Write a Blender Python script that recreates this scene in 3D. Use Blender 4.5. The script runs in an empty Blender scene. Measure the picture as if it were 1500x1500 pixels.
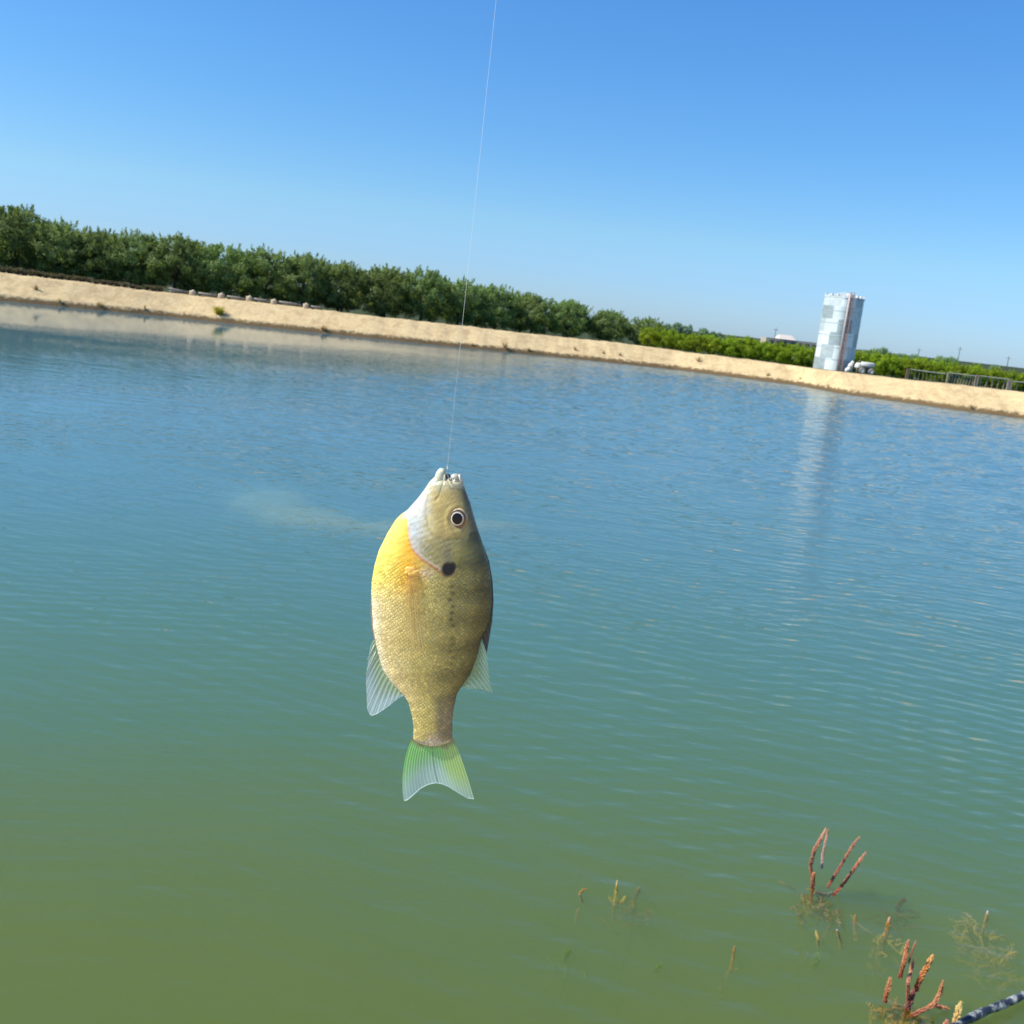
import bpy, math, random
import numpy as np
from mathutils import Vector, Matrix
random.seed(7); rng = np.random.default_rng(7)
R = math.radians
S = bpy.context.scene
col = S.collection

# ------------------------------------------------------------------ camera
CAM = Vector((0, 0, 3.2)); FPX = 1500.0
PITCH = math.atan(293.7/1500); ROLL = R(6.4)
F = Vector((0, math.cos(PITCH), -math.sin(PITCH)))
R0 = Vector((1, 0, 0)); U0 = Vector((0, math.sin(PITCH), math.cos(PITCH)))
RV = math.cos(ROLL)*R0 + math.sin(ROLL)*U0
UV = -math.sin(ROLL)*R0 + math.cos(ROLL)*U0
cd = bpy.data.cameras.new('camera'); cam = bpy.data.objects.new('camera', cd); col.objects.link(cam)
M = Matrix(((RV.x, UV.x, -F.x, CAM.x), (RV.y, UV.y, -F.y, CAM.y), (RV.z, UV.z, -F.z, CAM.z), (0, 0, 0, 1)))
cam.matrix_world = M
cd.sensor_fit = 'HORIZONTAL'; cd.sensor_width = 26; cd.lens = 26*FPX/1500
cd.clip_start = 0.02; cd.clip_end = 9000
cd.dof.use_dof = True; cd.dof.focus_distance = 0.485; cd.dof.aperture_fstop = 34
S.camera = cam

# ------------------------------------------------------------------ sky, sun, exposure
SUN_EL, SUN_AZ = R(46), R(-101)          # azimuth clockwise from +Y (camera forward)
W = bpy.data.worlds.new('World'); S.world = W; W.use_nodes = True
nt = W.node_tree; bg = nt.nodes['Background']
sky = nt.nodes.new('ShaderNodeTexSky'); sky.sky_type = 'NISHITA'; sky.sun_disc = False
sky.sun_elevation = SUN_EL; sky.sun_rotation = SUN_AZ
sky.air_density = 1.0; sky.dust_density = 0.25; sky.ozone_density = 2.0; sky.altitude = 0
tc = nt.nodes.new('ShaderNodeTexCoord'); sx = nt.nodes.new('ShaderNodeSeparateXYZ'); nt.links.new(tc.outputs['Generated'], sx.inputs[0])
rp = nt.nodes.new('ShaderNodeValToRGB'); cr = rp.color_ramp     # deep clear blue, by elevation
SKYT = [(0, (.375, .56, .95)), (.04, (.38, .575, .93)), (.08, (.42, .63, .85)), (.16, (.36, .64, .90)), (.30, (.32, .66, 1.0)), (.6, (.42, .72, 1.0))]
while len(cr.elements) < len(SKYT): cr.elements.new(0.5)
for e, (p, c) in zip(cr.elements, SKYT): e.position = p; e.color = (*c, 1)
nt.links.new(sx.outputs[2], rp.inputs[0])
mxs = nt.nodes.new('ShaderNodeMix'); mxs.data_type = 'RGBA'; mxs.blend_type = 'MULTIPLY'; mxs.inputs[0].default_value = 1
nt.links.new(sky.outputs[0], mxs.inputs[6]); nt.links.new(rp.outputs[0], mxs.inputs[7])
nt.links.new(mxs.outputs[2], bg.inputs[0]); bg.inputs[1].default_value = 0.14
sl = bpy.data.lights.new('sun', 'SUN'); sl.energy = 5.0; sl.angle = R(0.53); sl.color = (1, 0.94, 0.80)
sun = bpy.data.objects.new('sun', sl); col.objects.link(sun)
sd = Vector((math.sin(SUN_AZ)*math.cos(SUN_EL), math.cos(SUN_AZ)*math.cos(SUN_EL), math.sin(SUN_EL)))
sun.rotation_euler = sd.to_track_quat('Z', 'Y').to_euler()
S.view_settings.view_transform = 'Standard'; S.view_settings.look = 'None'
S.view_settings.exposure = 0.35; S.view_settings.gamma = 1
cy = S.cycles
cy.use_denoising = True; cy.max_bounces = 6; cy.diffuse_bounces = 3; cy.glossy_bounces = 3; cy.volume_bounces = 2; cy.transparent_max_bounces = 16
cy.caustics_reflective = False; cy.caustics_refractive = False
cy.use_adaptive_sampling = False

# ------------------------------------------------------------------ projection helpers
def ray(px, py):
    return (F + RV*((px-750)/FPX) + UV*(-(py-750)/FPX))
def on_z(px, py, z=0.0):
    d = ray(px, py); return CAM + d*((z-CAM.z)/d.z)
def on_y(px, py, y):
    d = ray(px, py); return CAM + d*((y-CAM.y)/d.y)
def interp(x, pts):
    return float(np.interp(x, [p[0] for p in pts], [p[1] for p in pts]))

# ------------------------------------------------------------------ object helpers
def tag(o, label=None, cat=None, group=None, kind=None):
    if label: o['label'] = label
    if cat: o['category'] = cat
    if group: o['group'] = group
    if kind: o['kind'] = kind
    return o
def link(name, me, parent=None, mat=None):
    o = bpy.data.objects.new(name, me); col.objects.link(o)
    if parent: o.parent = parent
    if mat and me and not me.materials: me.materials.append(mat)
    return o
def empty(name, loc=(0, 0, 0), rz=0):
    o = bpy.data.objects.new(name, None); col.objects.link(o)
    o.location = loc; o.rotation_euler = (0, 0, rz); o.empty_display_size = 0.1
    return o
def copy_tree(o, parent=None):
    c = o.copy(); col.objects.link(c)
    if parent: c.parent = parent
    for ch in [k for k in bpy.data.objects if k.parent == o]:
        copy_tree(ch, c)
    return c
class MB:
    def __init__(s): s.v = []; s.f = []; s.c = []; s.smooth = False
    def add(s, vs, fs, c=None):
        n = len(s.v); s.v += [tuple(v) for v in vs]; s.f += [tuple(i+n for i in f) for f in fs]
        s.c += [c if c is not None else (1, 1, 1)]*len(vs) if not isinstance(c, list) else c
    def box(s, c, d, rot=None, colr=None):
        vs = []
        for x in (-.5, .5):
            for y in (-.5, .5):
                for z in (-.5, .5):
                    v = Vector((x*d[0], y*d[1], z*d[2]))
                    if rot: v = rot @ v
                    vs.append(v + Vector(c))
        s.add(vs, [(0, 1, 3, 2), (4, 6, 7, 5), (0, 4, 5, 1), (2, 3, 7, 6), (0, 2, 6, 4), (1, 5, 7, 3)], colr)
    def tube(s, pts, rad, n=8, colr=None, cap=True):
        pts = [Vector(p) for p in pts]; k = len(pts)
        if not hasattr(rad, '__len__'): rad = [rad]*k
        up = Vector((0.13, 0.21, 1)).normalized(); vs = []
        for i, p in enumerate(pts):
            t = (pts[min(i+1, k-1)] - pts[max(i-1, 0)]).normalized()
            a = t.cross(up)
            if a.length < 1e-3: a = t.cross(Vector((1, 0, 0)))
            a.normalize(); b = t.cross(a)
            for j in range(n):
                th = 2*math.pi*j/n; vs.append(p + (a*math.cos(th) + b*math.sin(th))*rad[i])
        fs = [(i*n+j, i*n+(j+1) % n, (i+1)*n+(j+1) % n, (i+1)*n+j) for i in range(k-1) for j in range(n)]
        if cap: fs += [tuple(range(n))[::-1], tuple((k-1)*n+j for j in range(n))]
        s.add(vs, fs, colr)
    def blob(s, c, r, n=6, m=4, colr=None, rot=None):
        if not hasattr(r, '__len__'): r = (r, r, r)
        vs = []; c = Vector(c)
        for i in range(m+1):
            ph = math.pi*i/m
            for j in range(n):
                th = 2*math.pi*j/n
                v = Vector((r[0]*math.sin(ph)*math.cos(th), r[1]*math.sin(ph)*math.sin(th), r[2]*math.cos(ph)))
                if rot: v = rot @ v
                vs.append(c+v)
        fs = [(i*n+j, (i+1)*n+j, (i+1)*n+(j+1) % n, i*n+(j+1) % n) for i in range(m) for j in range(n)]
        s.add(vs, fs, colr)
    def build(s, name, mat, parent=None, smooth=False):
        me = bpy.data.meshes.new(name); me.from_pydata(s.v, [], s.f)
        ca = me.color_attributes.new('col', 'FLOAT_COLOR', 'POINT')
        a = np.ones((len(s.v), 4), np.float32); a[:, :3] = np.array(s.c, np.float32).reshape(-1, 3)
        ca.data.foreach_set('color', a.ravel())
        if smooth: me.polygons.foreach_set('use_smooth', [True]*len(me.polygons))
        me.update(); me.validate()
        return link(name, me, parent, mat)
def mesh_np(name, V, Fq, C=None, smooth=True):
    me = bpy.data.meshes.new(name)
    me.from_pydata(np.asarray(V, float).tolist(), [], np.asarray(Fq).tolist())
    if C is not None:
        ca = me.color_attributes.new('col', 'FLOAT_COLOR', 'POINT')
        a = np.ones((len(V), 4), np.float32); a[:, :3] = C
        ca.data.foreach_set('color', a.ravel())
    if smooth: me.polygons.foreach_set('use_smooth', [True]*len(me.polygons))
    me.update(); return me

# ------------------------------------------------------------------ materials
class NT:
    def __init__(s, name):
        s.m = bpy.data.materials.new(name); s.m.use_nodes = True; s.t = s.m.node_tree
        s.p = s.t.nodes['Principled BSDF']; s.out = s.t.nodes['Material Output']
    def n(s, ty, **kw):
        nd = s.t.nodes.new(ty)
        for k, v in kw.items():
            if k.startswith('_'): setattr(nd, k[1:], v)
            else: nd.inputs[k.replace('_', ' ') if k.replace('_', ' ') in nd.inputs else k].default_value = v
        return nd
    def l(s, a, b): s.t.links.new(a, b)
    def noise(s, scale, detail=4, rough=.5, vec=None, dist=0):
        nd = s.n('ShaderNodeTexNoise'); nd.inputs['Scale'].default_value = scale
        nd.inputs['Detail'].default_value = detail; nd.inputs['Roughness'].default_value = rough
        nd.inputs['Distortion'].default_value = dist
        if vec is not None: s.l(vec, nd.inputs['Vector'])
        return nd
    def ramp(s, fac, stops):
        nd = s.n('ShaderNodeValToRGB'); cr = nd.color_ramp
        while len(cr.elements) < len(stops): cr.elements.new(0.5)
        for e, (p, c) in zip(cr.elements, stops):
            e.position = p; e.color = (c[0], c[1], c[2], 1) if hasattr(c, '__len__') else (c, c, c, 1)
        s.l(fac, nd.inputs[0]); return nd
    def mix(s, fac, a, b, mode='MIX'):
        nd = s.n('ShaderNodeMix', _data_type='RGBA', _blend_type=mode)
        for sock, v in ((nd.inputs[0], fac), (nd.inputs[6], a), (nd.inputs[7], b)):
            if hasattr(v, 'is_linked') or hasattr(v, 'node'): s.l(v, sock)
            elif hasattr(v, '__len__'): sock.default_value = (*v, 1)
            else: sock.default_value = v
        return nd.outputs[2]
    def math(s, op, a, b=0.0, c=None):
        nd = s.n('ShaderNodeMath', _operation=op)
        for i, v in enumerate((a, b) if c is None else (a, b, c)):
            if hasattr(v, 'node'): s.l(v, nd.inputs[i])
            else: nd.inputs[i].default_value = v
        return nd.outputs[0]
    def bump(s, h, strength=.5, dist=.02, normal=None):
        nd = s.n('ShaderNodeBump'); nd.inputs['Strength'].default_value = strength
        nd.inputs['Distance'].default_value = dist; s.l(h, nd.inputs['Height'])
        if normal is not None: s.l(normal, nd.inputs['Normal'])
        return nd.outputs[0]
    def coord(s, w='Object'): return s.n('ShaderNodeTexCoord').outputs[w]
    def pos(s): return s.n('ShaderNodeNewGeometry').outputs['Position']
    def attr(s): return s.n('ShaderNodeAttribute', _attribute_name='col').outputs['Color']

def simple(name, c, rough=.7, metal=0, var=.25, scale=8, bumpd=0):
    m = NT(name); nz = m.noise(scale, 5, .6, m.coord())
    r = m.ramp(nz.outputs[0], [(.3, tuple(x*(1-var) for x in c)), (.7, tuple(min(1, x*(1+var)) for x in c))])
    m.l(r.outputs[0], m.p.inputs['Base Color']); m.p.inputs['Roughness'].default_value = rough
    m.p.inputs['Metallic'].default_value = metal
    if bumpd: m.l(m.bump(nz.outputs[0], .6, bumpd), m.p.inputs['Normal'])
    return m.m
def leafmat(name, tint, trans=.4, rough=.7):
    m = NT(name); c = m.mix(1.0, m.attr(), tint, 'MULTIPLY')
    oi = m.n('ShaderNodeObjectInfo')
    c2 = m.n('ShaderNodeHueSaturation'); m.l(c, c2.inputs['Color'])
    m.l(m.math('MULTIPLY_ADD', oi.outputs['Random'], .3, .85), c2.inputs['Value'])
    m.l(m.math('MULTIPLY_ADD', oi.outputs['Random'], .02, .49), c2.inputs['Hue'])
    c = c2.outputs[0]
    m.l(c, m.p.inputs['Base Color']); m.p.inputs['Roughness'].default_value = rough; m.p.inputs['Specular IOR Level'].default_value = .2
    tr = m.n('ShaderNodeBsdfTranslucent'); m.l(m.mix(1., c, (1.3, 1.4, .7), 'MULTIPLY'), tr.inputs[0])
    mx = m.n('ShaderNodeMixShader'); mx.inputs[0].default_value = trans
    m.l(m.p.outputs[0], mx.inputs[1]); m.l(tr.outputs[0], mx.inputs[2]); m.l(mx.outputs[0], m.out.inputs[0])
    return m.m

# ------------------------------------------------------------------ ground (one sheet to the horizon)
SHORE_PX = [(-60, 434), (0, 440), (250, 464), (400, 480), (600, 501), (800, 521), (987, 541), (1173, 565), (1236, 577), (1320, 588.5), (1404, 600.5), (1500, 613), (1560, 622)]
sh = [on_z(*p) for p in SHORE_PX]
SHX = [p.x for p in sh]; SHY = [p.y for p in sh]
SHX = [-400, SHX[0]-30] + SHX + [SHX[-1]+30, 400]; SHY = [SHY[0]+6, SHY[0]+2] + SHY + [SHY[-1]-4, SHY[-1]-10]
CREST_PX = [(0, 399), (220, 426), (350, 440), (500, 458), (800, 492), (907, 503), (1013, 517), (1187, 540.5), (1231, 545), (1325, 556), (1416, 565.6), (1500, 575)]
BANKW = 3.4
def ys(x): return np.interp(x, SHX, SHY)
def crest_h(x):
    return np.interp(x, CRX, CRZ)
CRX, CRZ = [], []
for p in CREST_PX:
    # where this ray stands over the crest line
    t = on_y(p[0], p[1], 78)
    for _ in range(4): t = on_y(p[0], p[1], float(ys(t.x)) + BANKW)
    CRX.append(t.x); CRZ.append(t.z)
CRX = [-400]+CRX+[400]; CRZ = [CRZ[0]]+CRZ+[CRZ[-1]]
print('crest', [round(z, 2) for z in CRZ], 'shore', [round(y, 1) for y in SHY])
def fbm(x, y, s, o=4, seed=0):
    v = 0; a = 1; r = np.random.default_rng(seed)
    for k in range(o):
        th = r.uniform(0, 6.28, 5); ph = r.uniform(0, 6.28, 5)
        w = sum(np.sin((x*np.cos(t)+y*np.sin(t))*s*(1+.35*i)+p) for i, (t, p) in enumerate(zip(th, ph)))/5
        v = v + a*w; a *= .5; s *= 2.1
    return v
NEAR = 2.3
def height(x, y):
    s = y - ys(x)
    H = crest_h(x)
    rag = .09*fbm(x, y*.2, 2.5, 4, 3) + .05*fbm(x, y, 1.0, 3, 13)
    s2 = s + .12*fbm(x, y*.0, 1.3, 4, 5)
    bank = np.interp(s2, [-40, -12, -3, -.12, .0, .10, .35, 1.2, BANKW-.4, BANKW, 6.5, 9, 14, 300, 3000], [-2.2, -1.6, -.45, -.12, -.02, .10, .32, .62, 1.31, 1.4, 1.4, 1.25, 1.0, 1.0, 0.0])
    bank = np.where(bank > .3, bank*H/1.4 + rag*.6*np.clip((bank-.3)/.3, 0, 1), bank)
    near = np.interp(y, [-300, -1, .6, NEAR, 4, 7, 12, 20], [1.5, 1.5, 1.4, .05, -.55, -1.0, -1.5, -2.2])
    h = np.where(y < 35, np.where(x < 1e9, near, near), bank)
    mid = (y >= 20) & (s < -12)
    h = np.where(mid, -2.2 + .2*fbm(x, y, .3, 2, 9), h)
    side = np.clip((np.abs(x) - 150)/6, 0, 1)
    h = np.where(s < 3, np.maximum(h, -2.2 + side*3.6), h)
    # sandy shoals just under the surface
    for cx, cy, rx, ry, zz in SHOALS:
        d = ((x-cx)/rx)**2 + ((y-cy)/ry)**2
        h = np.maximum(h, -2.2 + (2.2+zz)*np.exp(-np.clip(d-.35, 0, 9)**2*1.1) - .05*np.abs(fbm(x, y, 1.2, 3, 4)))
    return h
SHOALS = []
def shoal(px, py, rx, ry, z):
    p = on_z(px, py); SHOALS.append((p.x, p.y, rx, ry, z))
shoal(400, 722, 1.0, 1.5, -.10); shoal(455, 748, 1.2, 1.1, -.075); shoal(530, 764, 1.6, .6, -.055); shoal(620, 766, 1.3, .5, -.06); shoal(740, 762, .9, .5, -.07)
shoal(560, 697, 1.6, .35, -.08); shoal(650, 690, 1.0, .3, -.08)
def lin(a, b, st): return list(np.arange(a, b, st))
xs = [-6000, -3000, -1500, -800, -400, -250, -180] + lin(-160, -60, 4) + lin(-60, -12, .45) + lin(-12, 12, .3) + lin(12, 62, .45) + lin(62, 160, 4) + [160, 180, 250, 400, 800, 1500, 3000, 6000]
yr = [-3000, -1000, -300, -60, -10] + lin(-2, 5, .35) + lin(5, 24, .4) + lin(24, 60, 2) + lin(60, 74, .8) + lin(74, 79.2, .09) + lin(79.2, 92, .6) + lin(92, 140, 6) + [150, 200, 300, 500, 900, 1600, 3000, 7000]
X, Y0 = np.meshgrid(xs, yr)
bl = np.clip((Y0-30)/35, 0, 1)*np.clip((6000-Y0)/5000, 0, 1)
Y = Y0 + (ys(X)-75)*bl
Z = height(X, Y)
ny, nx = X.shape
V = np.stack([X, Y, Z], -1).reshape(-1, 3)
idx = np.arange(ny*nx).reshape(ny, nx)
Q = np.stack([idx[:-1, :-1], idx[:-1, 1:], idx[1:, 1:], idx[1:, :-1]], -1).reshape(-1, 4)
gm = NT('ground_soil')
P = gm.pos(); sep = gm.n('ShaderNodeSeparateXYZ'); gm.l(P, sep.inputs[0])
n1 = gm.noise(.35, 6, .6, P); n2 = gm.noise(3.5, 6, .65, P); n3 = gm.noise(22, 3, .6, P)
sand = gm.ramp(n1.outputs[0], [(.3, (.56, .42, .23)), (.7, (.66, .51, .29))]).outputs[0]
sand = gm.mix(.5, sand, gm.ramp(n2.outputs[0], [(.3, (.46, .33, .17)), (.65, (.70, .55, .31))]).outputs[0])
wet_shade_h = gm.math('ADD', sep.outputs[2], gm.math('MULTIPLY', gm.math('SUBTRACT', n2.outputs[0], .5), .6))
wet = gm.ramp(wet_shade_h, [(.20, 1.0), (.38, 0.0)]).outputs[0]  # wet sand at the waterline, with undercut shade painted into its dark colour
n4 = gm.noise(1.1, 5, .7, P); gul = gm.n('ShaderNodeMapping'); gul.inputs['Scale'].default_value = (1.6, .16, .5); gm.l(P, gul.inputs[0]); n5 = gm.noise(1.0, 4, .6, gul.outputs[0])
sand = gm.mix(gm.ramp(n4.outputs[0], [(.50, 0.0), (.62, .55)]).outputs[0], sand, (.40, .28, .15))
sand = gm.mix(gm.ramp(n5.outputs[0], [(.52, 0.0), (.66, .5)]).outputs[0], sand, (.42, .30, .165))
sand = gm.mix(wet, sand, (.15, .10, .05))
bed = gm.ramp(n1.outputs[0], [(.35, (.20, .16, .07)), (.65, (.34, .27, .13))]).outputs[0]
shal = gm.math('MULTIPLY', gm.math('GREATER_THAN', sep.outputs[1], 9.0), gm.ramp(gm.math('ADD', sep.outputs[2], 1.0), [(.5, 0.0), (.85, 1.0)]).outputs[0])
bed = gm.mix(shal, bed, (.46, .37, .29))
c = gm.mix(gm.math('GREATER_THAN', sep.outputs[2], -.02), bed, sand)
# shoals are paler silt
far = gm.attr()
c = gm.mix(far, c, gm.ramp(n1.outputs[0], [(.3, (.03, .042, .016)), (.7, (.06, .075, .03))]).outputs[0])  # ground beyond the crest; undergrowth shade is put into this dark tone
gm.l(c, gm.p.inputs['Base Color']); gm.p.inputs['Roughness'].default_value = .95
gm.p.inputs['Specular IOR Level'].default_value = .15
gm.l(gm.bump(n2.outputs[0], .5, .12, gm.bump(n3.outputs[0], .4, .03)), gm.p.inputs['Normal'])
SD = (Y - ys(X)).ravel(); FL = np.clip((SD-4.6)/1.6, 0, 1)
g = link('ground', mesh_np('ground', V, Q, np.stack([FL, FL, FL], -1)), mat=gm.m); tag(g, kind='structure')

# ------------------------------------------------------------------ water: a body of turbid water under a rippled surface
wm = NT('pond_water')
wp = wm.pos(); ws = wm.n('ShaderNodeSeparateXYZ'); wm.l(wp, ws.inputs[0])
def mapping(vec, rz, sc):
    m = wm.n('ShaderNodeMapping'); m.inputs['Rotation'].default_value = (0, 0, rz); m.inputs['Scale'].default_value = sc
    wm.l(vec, m.inputs[0]); return m.outputs[0]
wa = wm.noise(2.2, 3, .5, mapping(wp, R(-14), (.75, 1.5, 1)), .6)
wb = wm.noise(5.0, 3, .5, mapping(wp, R(12), (.75, 1.5, 1)), .5)
wc = wm.noise(13, 2, .5, mapping(wp, R(-24), (.8, 1.3, 1)), .3)
gust = wm.noise(.09, 3, .55, mapping(wp, R(8), (.5, 1.6, 1)))
# wind is stronger to the right: calm water on the left
gx = wm.math('MULTIPLY_ADD', ws.outputs[0], .015, .60)
wl = wm.n('ShaderNodeClamp'); wm.l(wm.math('MULTIPLY', wm.math('SUBTRACT', 8, ws.outputs[0]), .05), wl.inputs[0])
gx = wm.math('ADD', gx, wm.math('MULTIPLY', wl.outputs[0], wm.math('MULTIPLY', wm.math('MAXIMUM', wm.math('SUBTRACT', ws.outputs[1], 16), 0), -.008)))
gs = wm.math('ADD', gx, wm.math('MULTIPLY', wm.math('SUBTRACT', gust.outputs[0], .5), .7))
gf = wm.ramp(gs, [(.0, .03), (.35, .30), (.62, .80), (.85, 1.1)]).outputs[0]
hgt = wm.math('ADD', wm.math('MULTIPLY', wa.outputs[0], .016), wm.math('MULTIPLY', wb.outputs[0], .028))
hgt = wm.math('ADD', hgt, wm.math('MULTIPLY', wc.outputs[0], .012))
hgt = wm.math('MULTIPLY', hgt, .28)
for (rzd, scl, H_, dist_, nsc) in [(82, 1.0, .0072, 3.0, .8), (64, 1.35, .0060, 3.5, 1.1), (104, 1.7, .0048, 3.5, 1.4), (75, 2.6, .0026, 3.0, 1.8), (96, 4.2, .0012, 3.0, 2.2)]:
    wt = wm.n('ShaderNodeTexWave', _wave_type='BANDS', _bands_direction='X'); wt.inputs['Scale'].default_value = scl
    wt.inputs['Distortion'].default_value = dist_; wt.inputs['Detail'].default_value = 2; wt.inputs['Detail Scale'].default_value = nsc*.35
    wm.l(mapping(wp, R(-rzd), (1, 1, 1)), wt.inputs['Vector'])
    pn = wm.noise(nsc*.4, 2, .5, mapping(wp, R(rzd), (1, .6, 1)))
    hgt = wm.math('ADD', hgt, wm.math('MULTIPLY', wt.outputs['Fac'], wm.math('MULTIPLY', wm.ramp(pn.outputs[0], [(.38, .15), (.62, 1.0)]).outputs[0], H_)))
hgt = wm.math('MULTIPLY', hgt, gf)
nb = wm.bump(hgt, 1.0, 1.0)
fr = wm.n('ShaderNodeFresnel'); fr.inputs[0].default_value = 1.333; wm.l(nb, fr.inputs[1])
gl = wm.n('ShaderNodeBsdfGlossy'); gl.inputs['Roughness'].default_value = .03; wm.l(nb, gl.inputs['Normal'])
trn = wm.n('ShaderNodeBsdfTransparent')
# algae and silt suspended near the shore tint the water
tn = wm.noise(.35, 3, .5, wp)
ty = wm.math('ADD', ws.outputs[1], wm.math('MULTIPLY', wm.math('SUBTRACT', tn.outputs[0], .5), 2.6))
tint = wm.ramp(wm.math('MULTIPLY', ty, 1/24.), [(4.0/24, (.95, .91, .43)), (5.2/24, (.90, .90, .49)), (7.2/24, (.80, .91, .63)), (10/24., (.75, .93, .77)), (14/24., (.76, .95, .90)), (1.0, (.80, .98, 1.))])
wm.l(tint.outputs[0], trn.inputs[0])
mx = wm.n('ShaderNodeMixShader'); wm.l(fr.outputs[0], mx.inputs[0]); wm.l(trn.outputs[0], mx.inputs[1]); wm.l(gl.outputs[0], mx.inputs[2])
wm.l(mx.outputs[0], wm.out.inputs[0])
vs_ = wm.n('ShaderNodeVolumeScatter'); vs_.inputs['Color'].default_value = (.60, .88, 1.14, 1); vs_.inputs['Density'].default_value = 2.0
vs_.inputs['Anisotropy'].default_value = .0
va = wm.n('ShaderNodeVolumeAbsorption'); va.inputs['Color'].default_value = (.25, .46, .62, 1); va.inputs['Density'].default_value = 2.0
ad = wm.n('ShaderNodeAddShader'); wm.l(vs_.outputs[0], ad.inputs[0]); wm.l(va.outputs[0], ad.inputs[1])
wm.l(ad.outputs[0], wm.out.inputs['Volume'])
# the surface carries real waves a hand high and less; finer ripples are in the bump
wx_ = [-154, -120, -90, -70] + lin(-58, 58, .2) + [58, 70, 90, 120, 154]
wy_ = lin(1.2, 30, .10) + lin(30, 84, .105) + [84]
XW, YW = np.meshgrid(wx_, wy_)
rw = np.random.default_rng(12); ZW = np.zeros_like(XW)
cal = .60+.015*XW-.008*np.maximum(YW-16, 0)*np.clip((8-XW)/20, 0, 1)+.14*fbm(XW*.6, YW, .11, 3, 41)
amp = np.interp(cal, [0, .35, .62, .9], [.03, .16, .62, 1.0])*np.clip((58-np.abs(XW))/6, 0, 1)*np.interp(YW, [3, 8, 16, 30], [.22, .30, .60, 1])
for k in range(56):
    lam = rw.uniform(.37, .72) if k % 9 else rw.uniform(.8, 1.3); th_w = R(90-8)+rw.normal(0, .5); kk_ = 2*np.pi/lam
    a_w = .10*lam/(2*np.pi)*np.sqrt(2/56)*(1 if k % 7 else .5)
    ZW += a_w*np.sin(kk_*(np.cos(th_w)*XW+np.sin(th_w)*YW)+rw.uniform(0, 6.28)+.8*np.sin(XW*rw.uniform(.1, .5)+YW*rw.uniform(.1, .4)))
ZW = ZW*amp
nyw, nxw = XW.shape; iw = np.arange(nyw*nxw).reshape(nyw, nxw)
VW = np.stack([XW, YW, ZW], -1).reshape(-1, 3)
QW = np.stack([iw[:-1, :-1], iw[:-1, 1:], iw[1:, 1:], iw[1:, :-1]], -1).reshape(-1, 4).tolist()
per = list(iw[0, :]) + list(iw[1:, -1]) + list(iw[-1, -2::-1]) + list(iw[-2:0:-1, 0]); n0 = len(VW)
VW = np.concatenate([VW, np.stack([VW[per, 0], VW[per, 1], np.full(len(per), -4.)], -1)])
np_ = len(per)
for q in range(np_): QW.append([int(per[q]), n0+q, n0+(q+1) % np_, int(per[(q+1) % np_])])
QW.append([n0+q for q in range(np_)][::-1])
me_w = bpy.data.meshes.new('pond_water'); me_w.from_pydata(VW.tolist(), [], [list(map(int, q)) for q in QW])
me_w.polygons.foreach_set('use_smooth', [k < (nyw-1)*(nxw-1) for k in range(len(QW))]); me_w.update()
wo = link('pond_water', me_w, None, wm.m); tag(wo, kind='structure')

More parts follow.
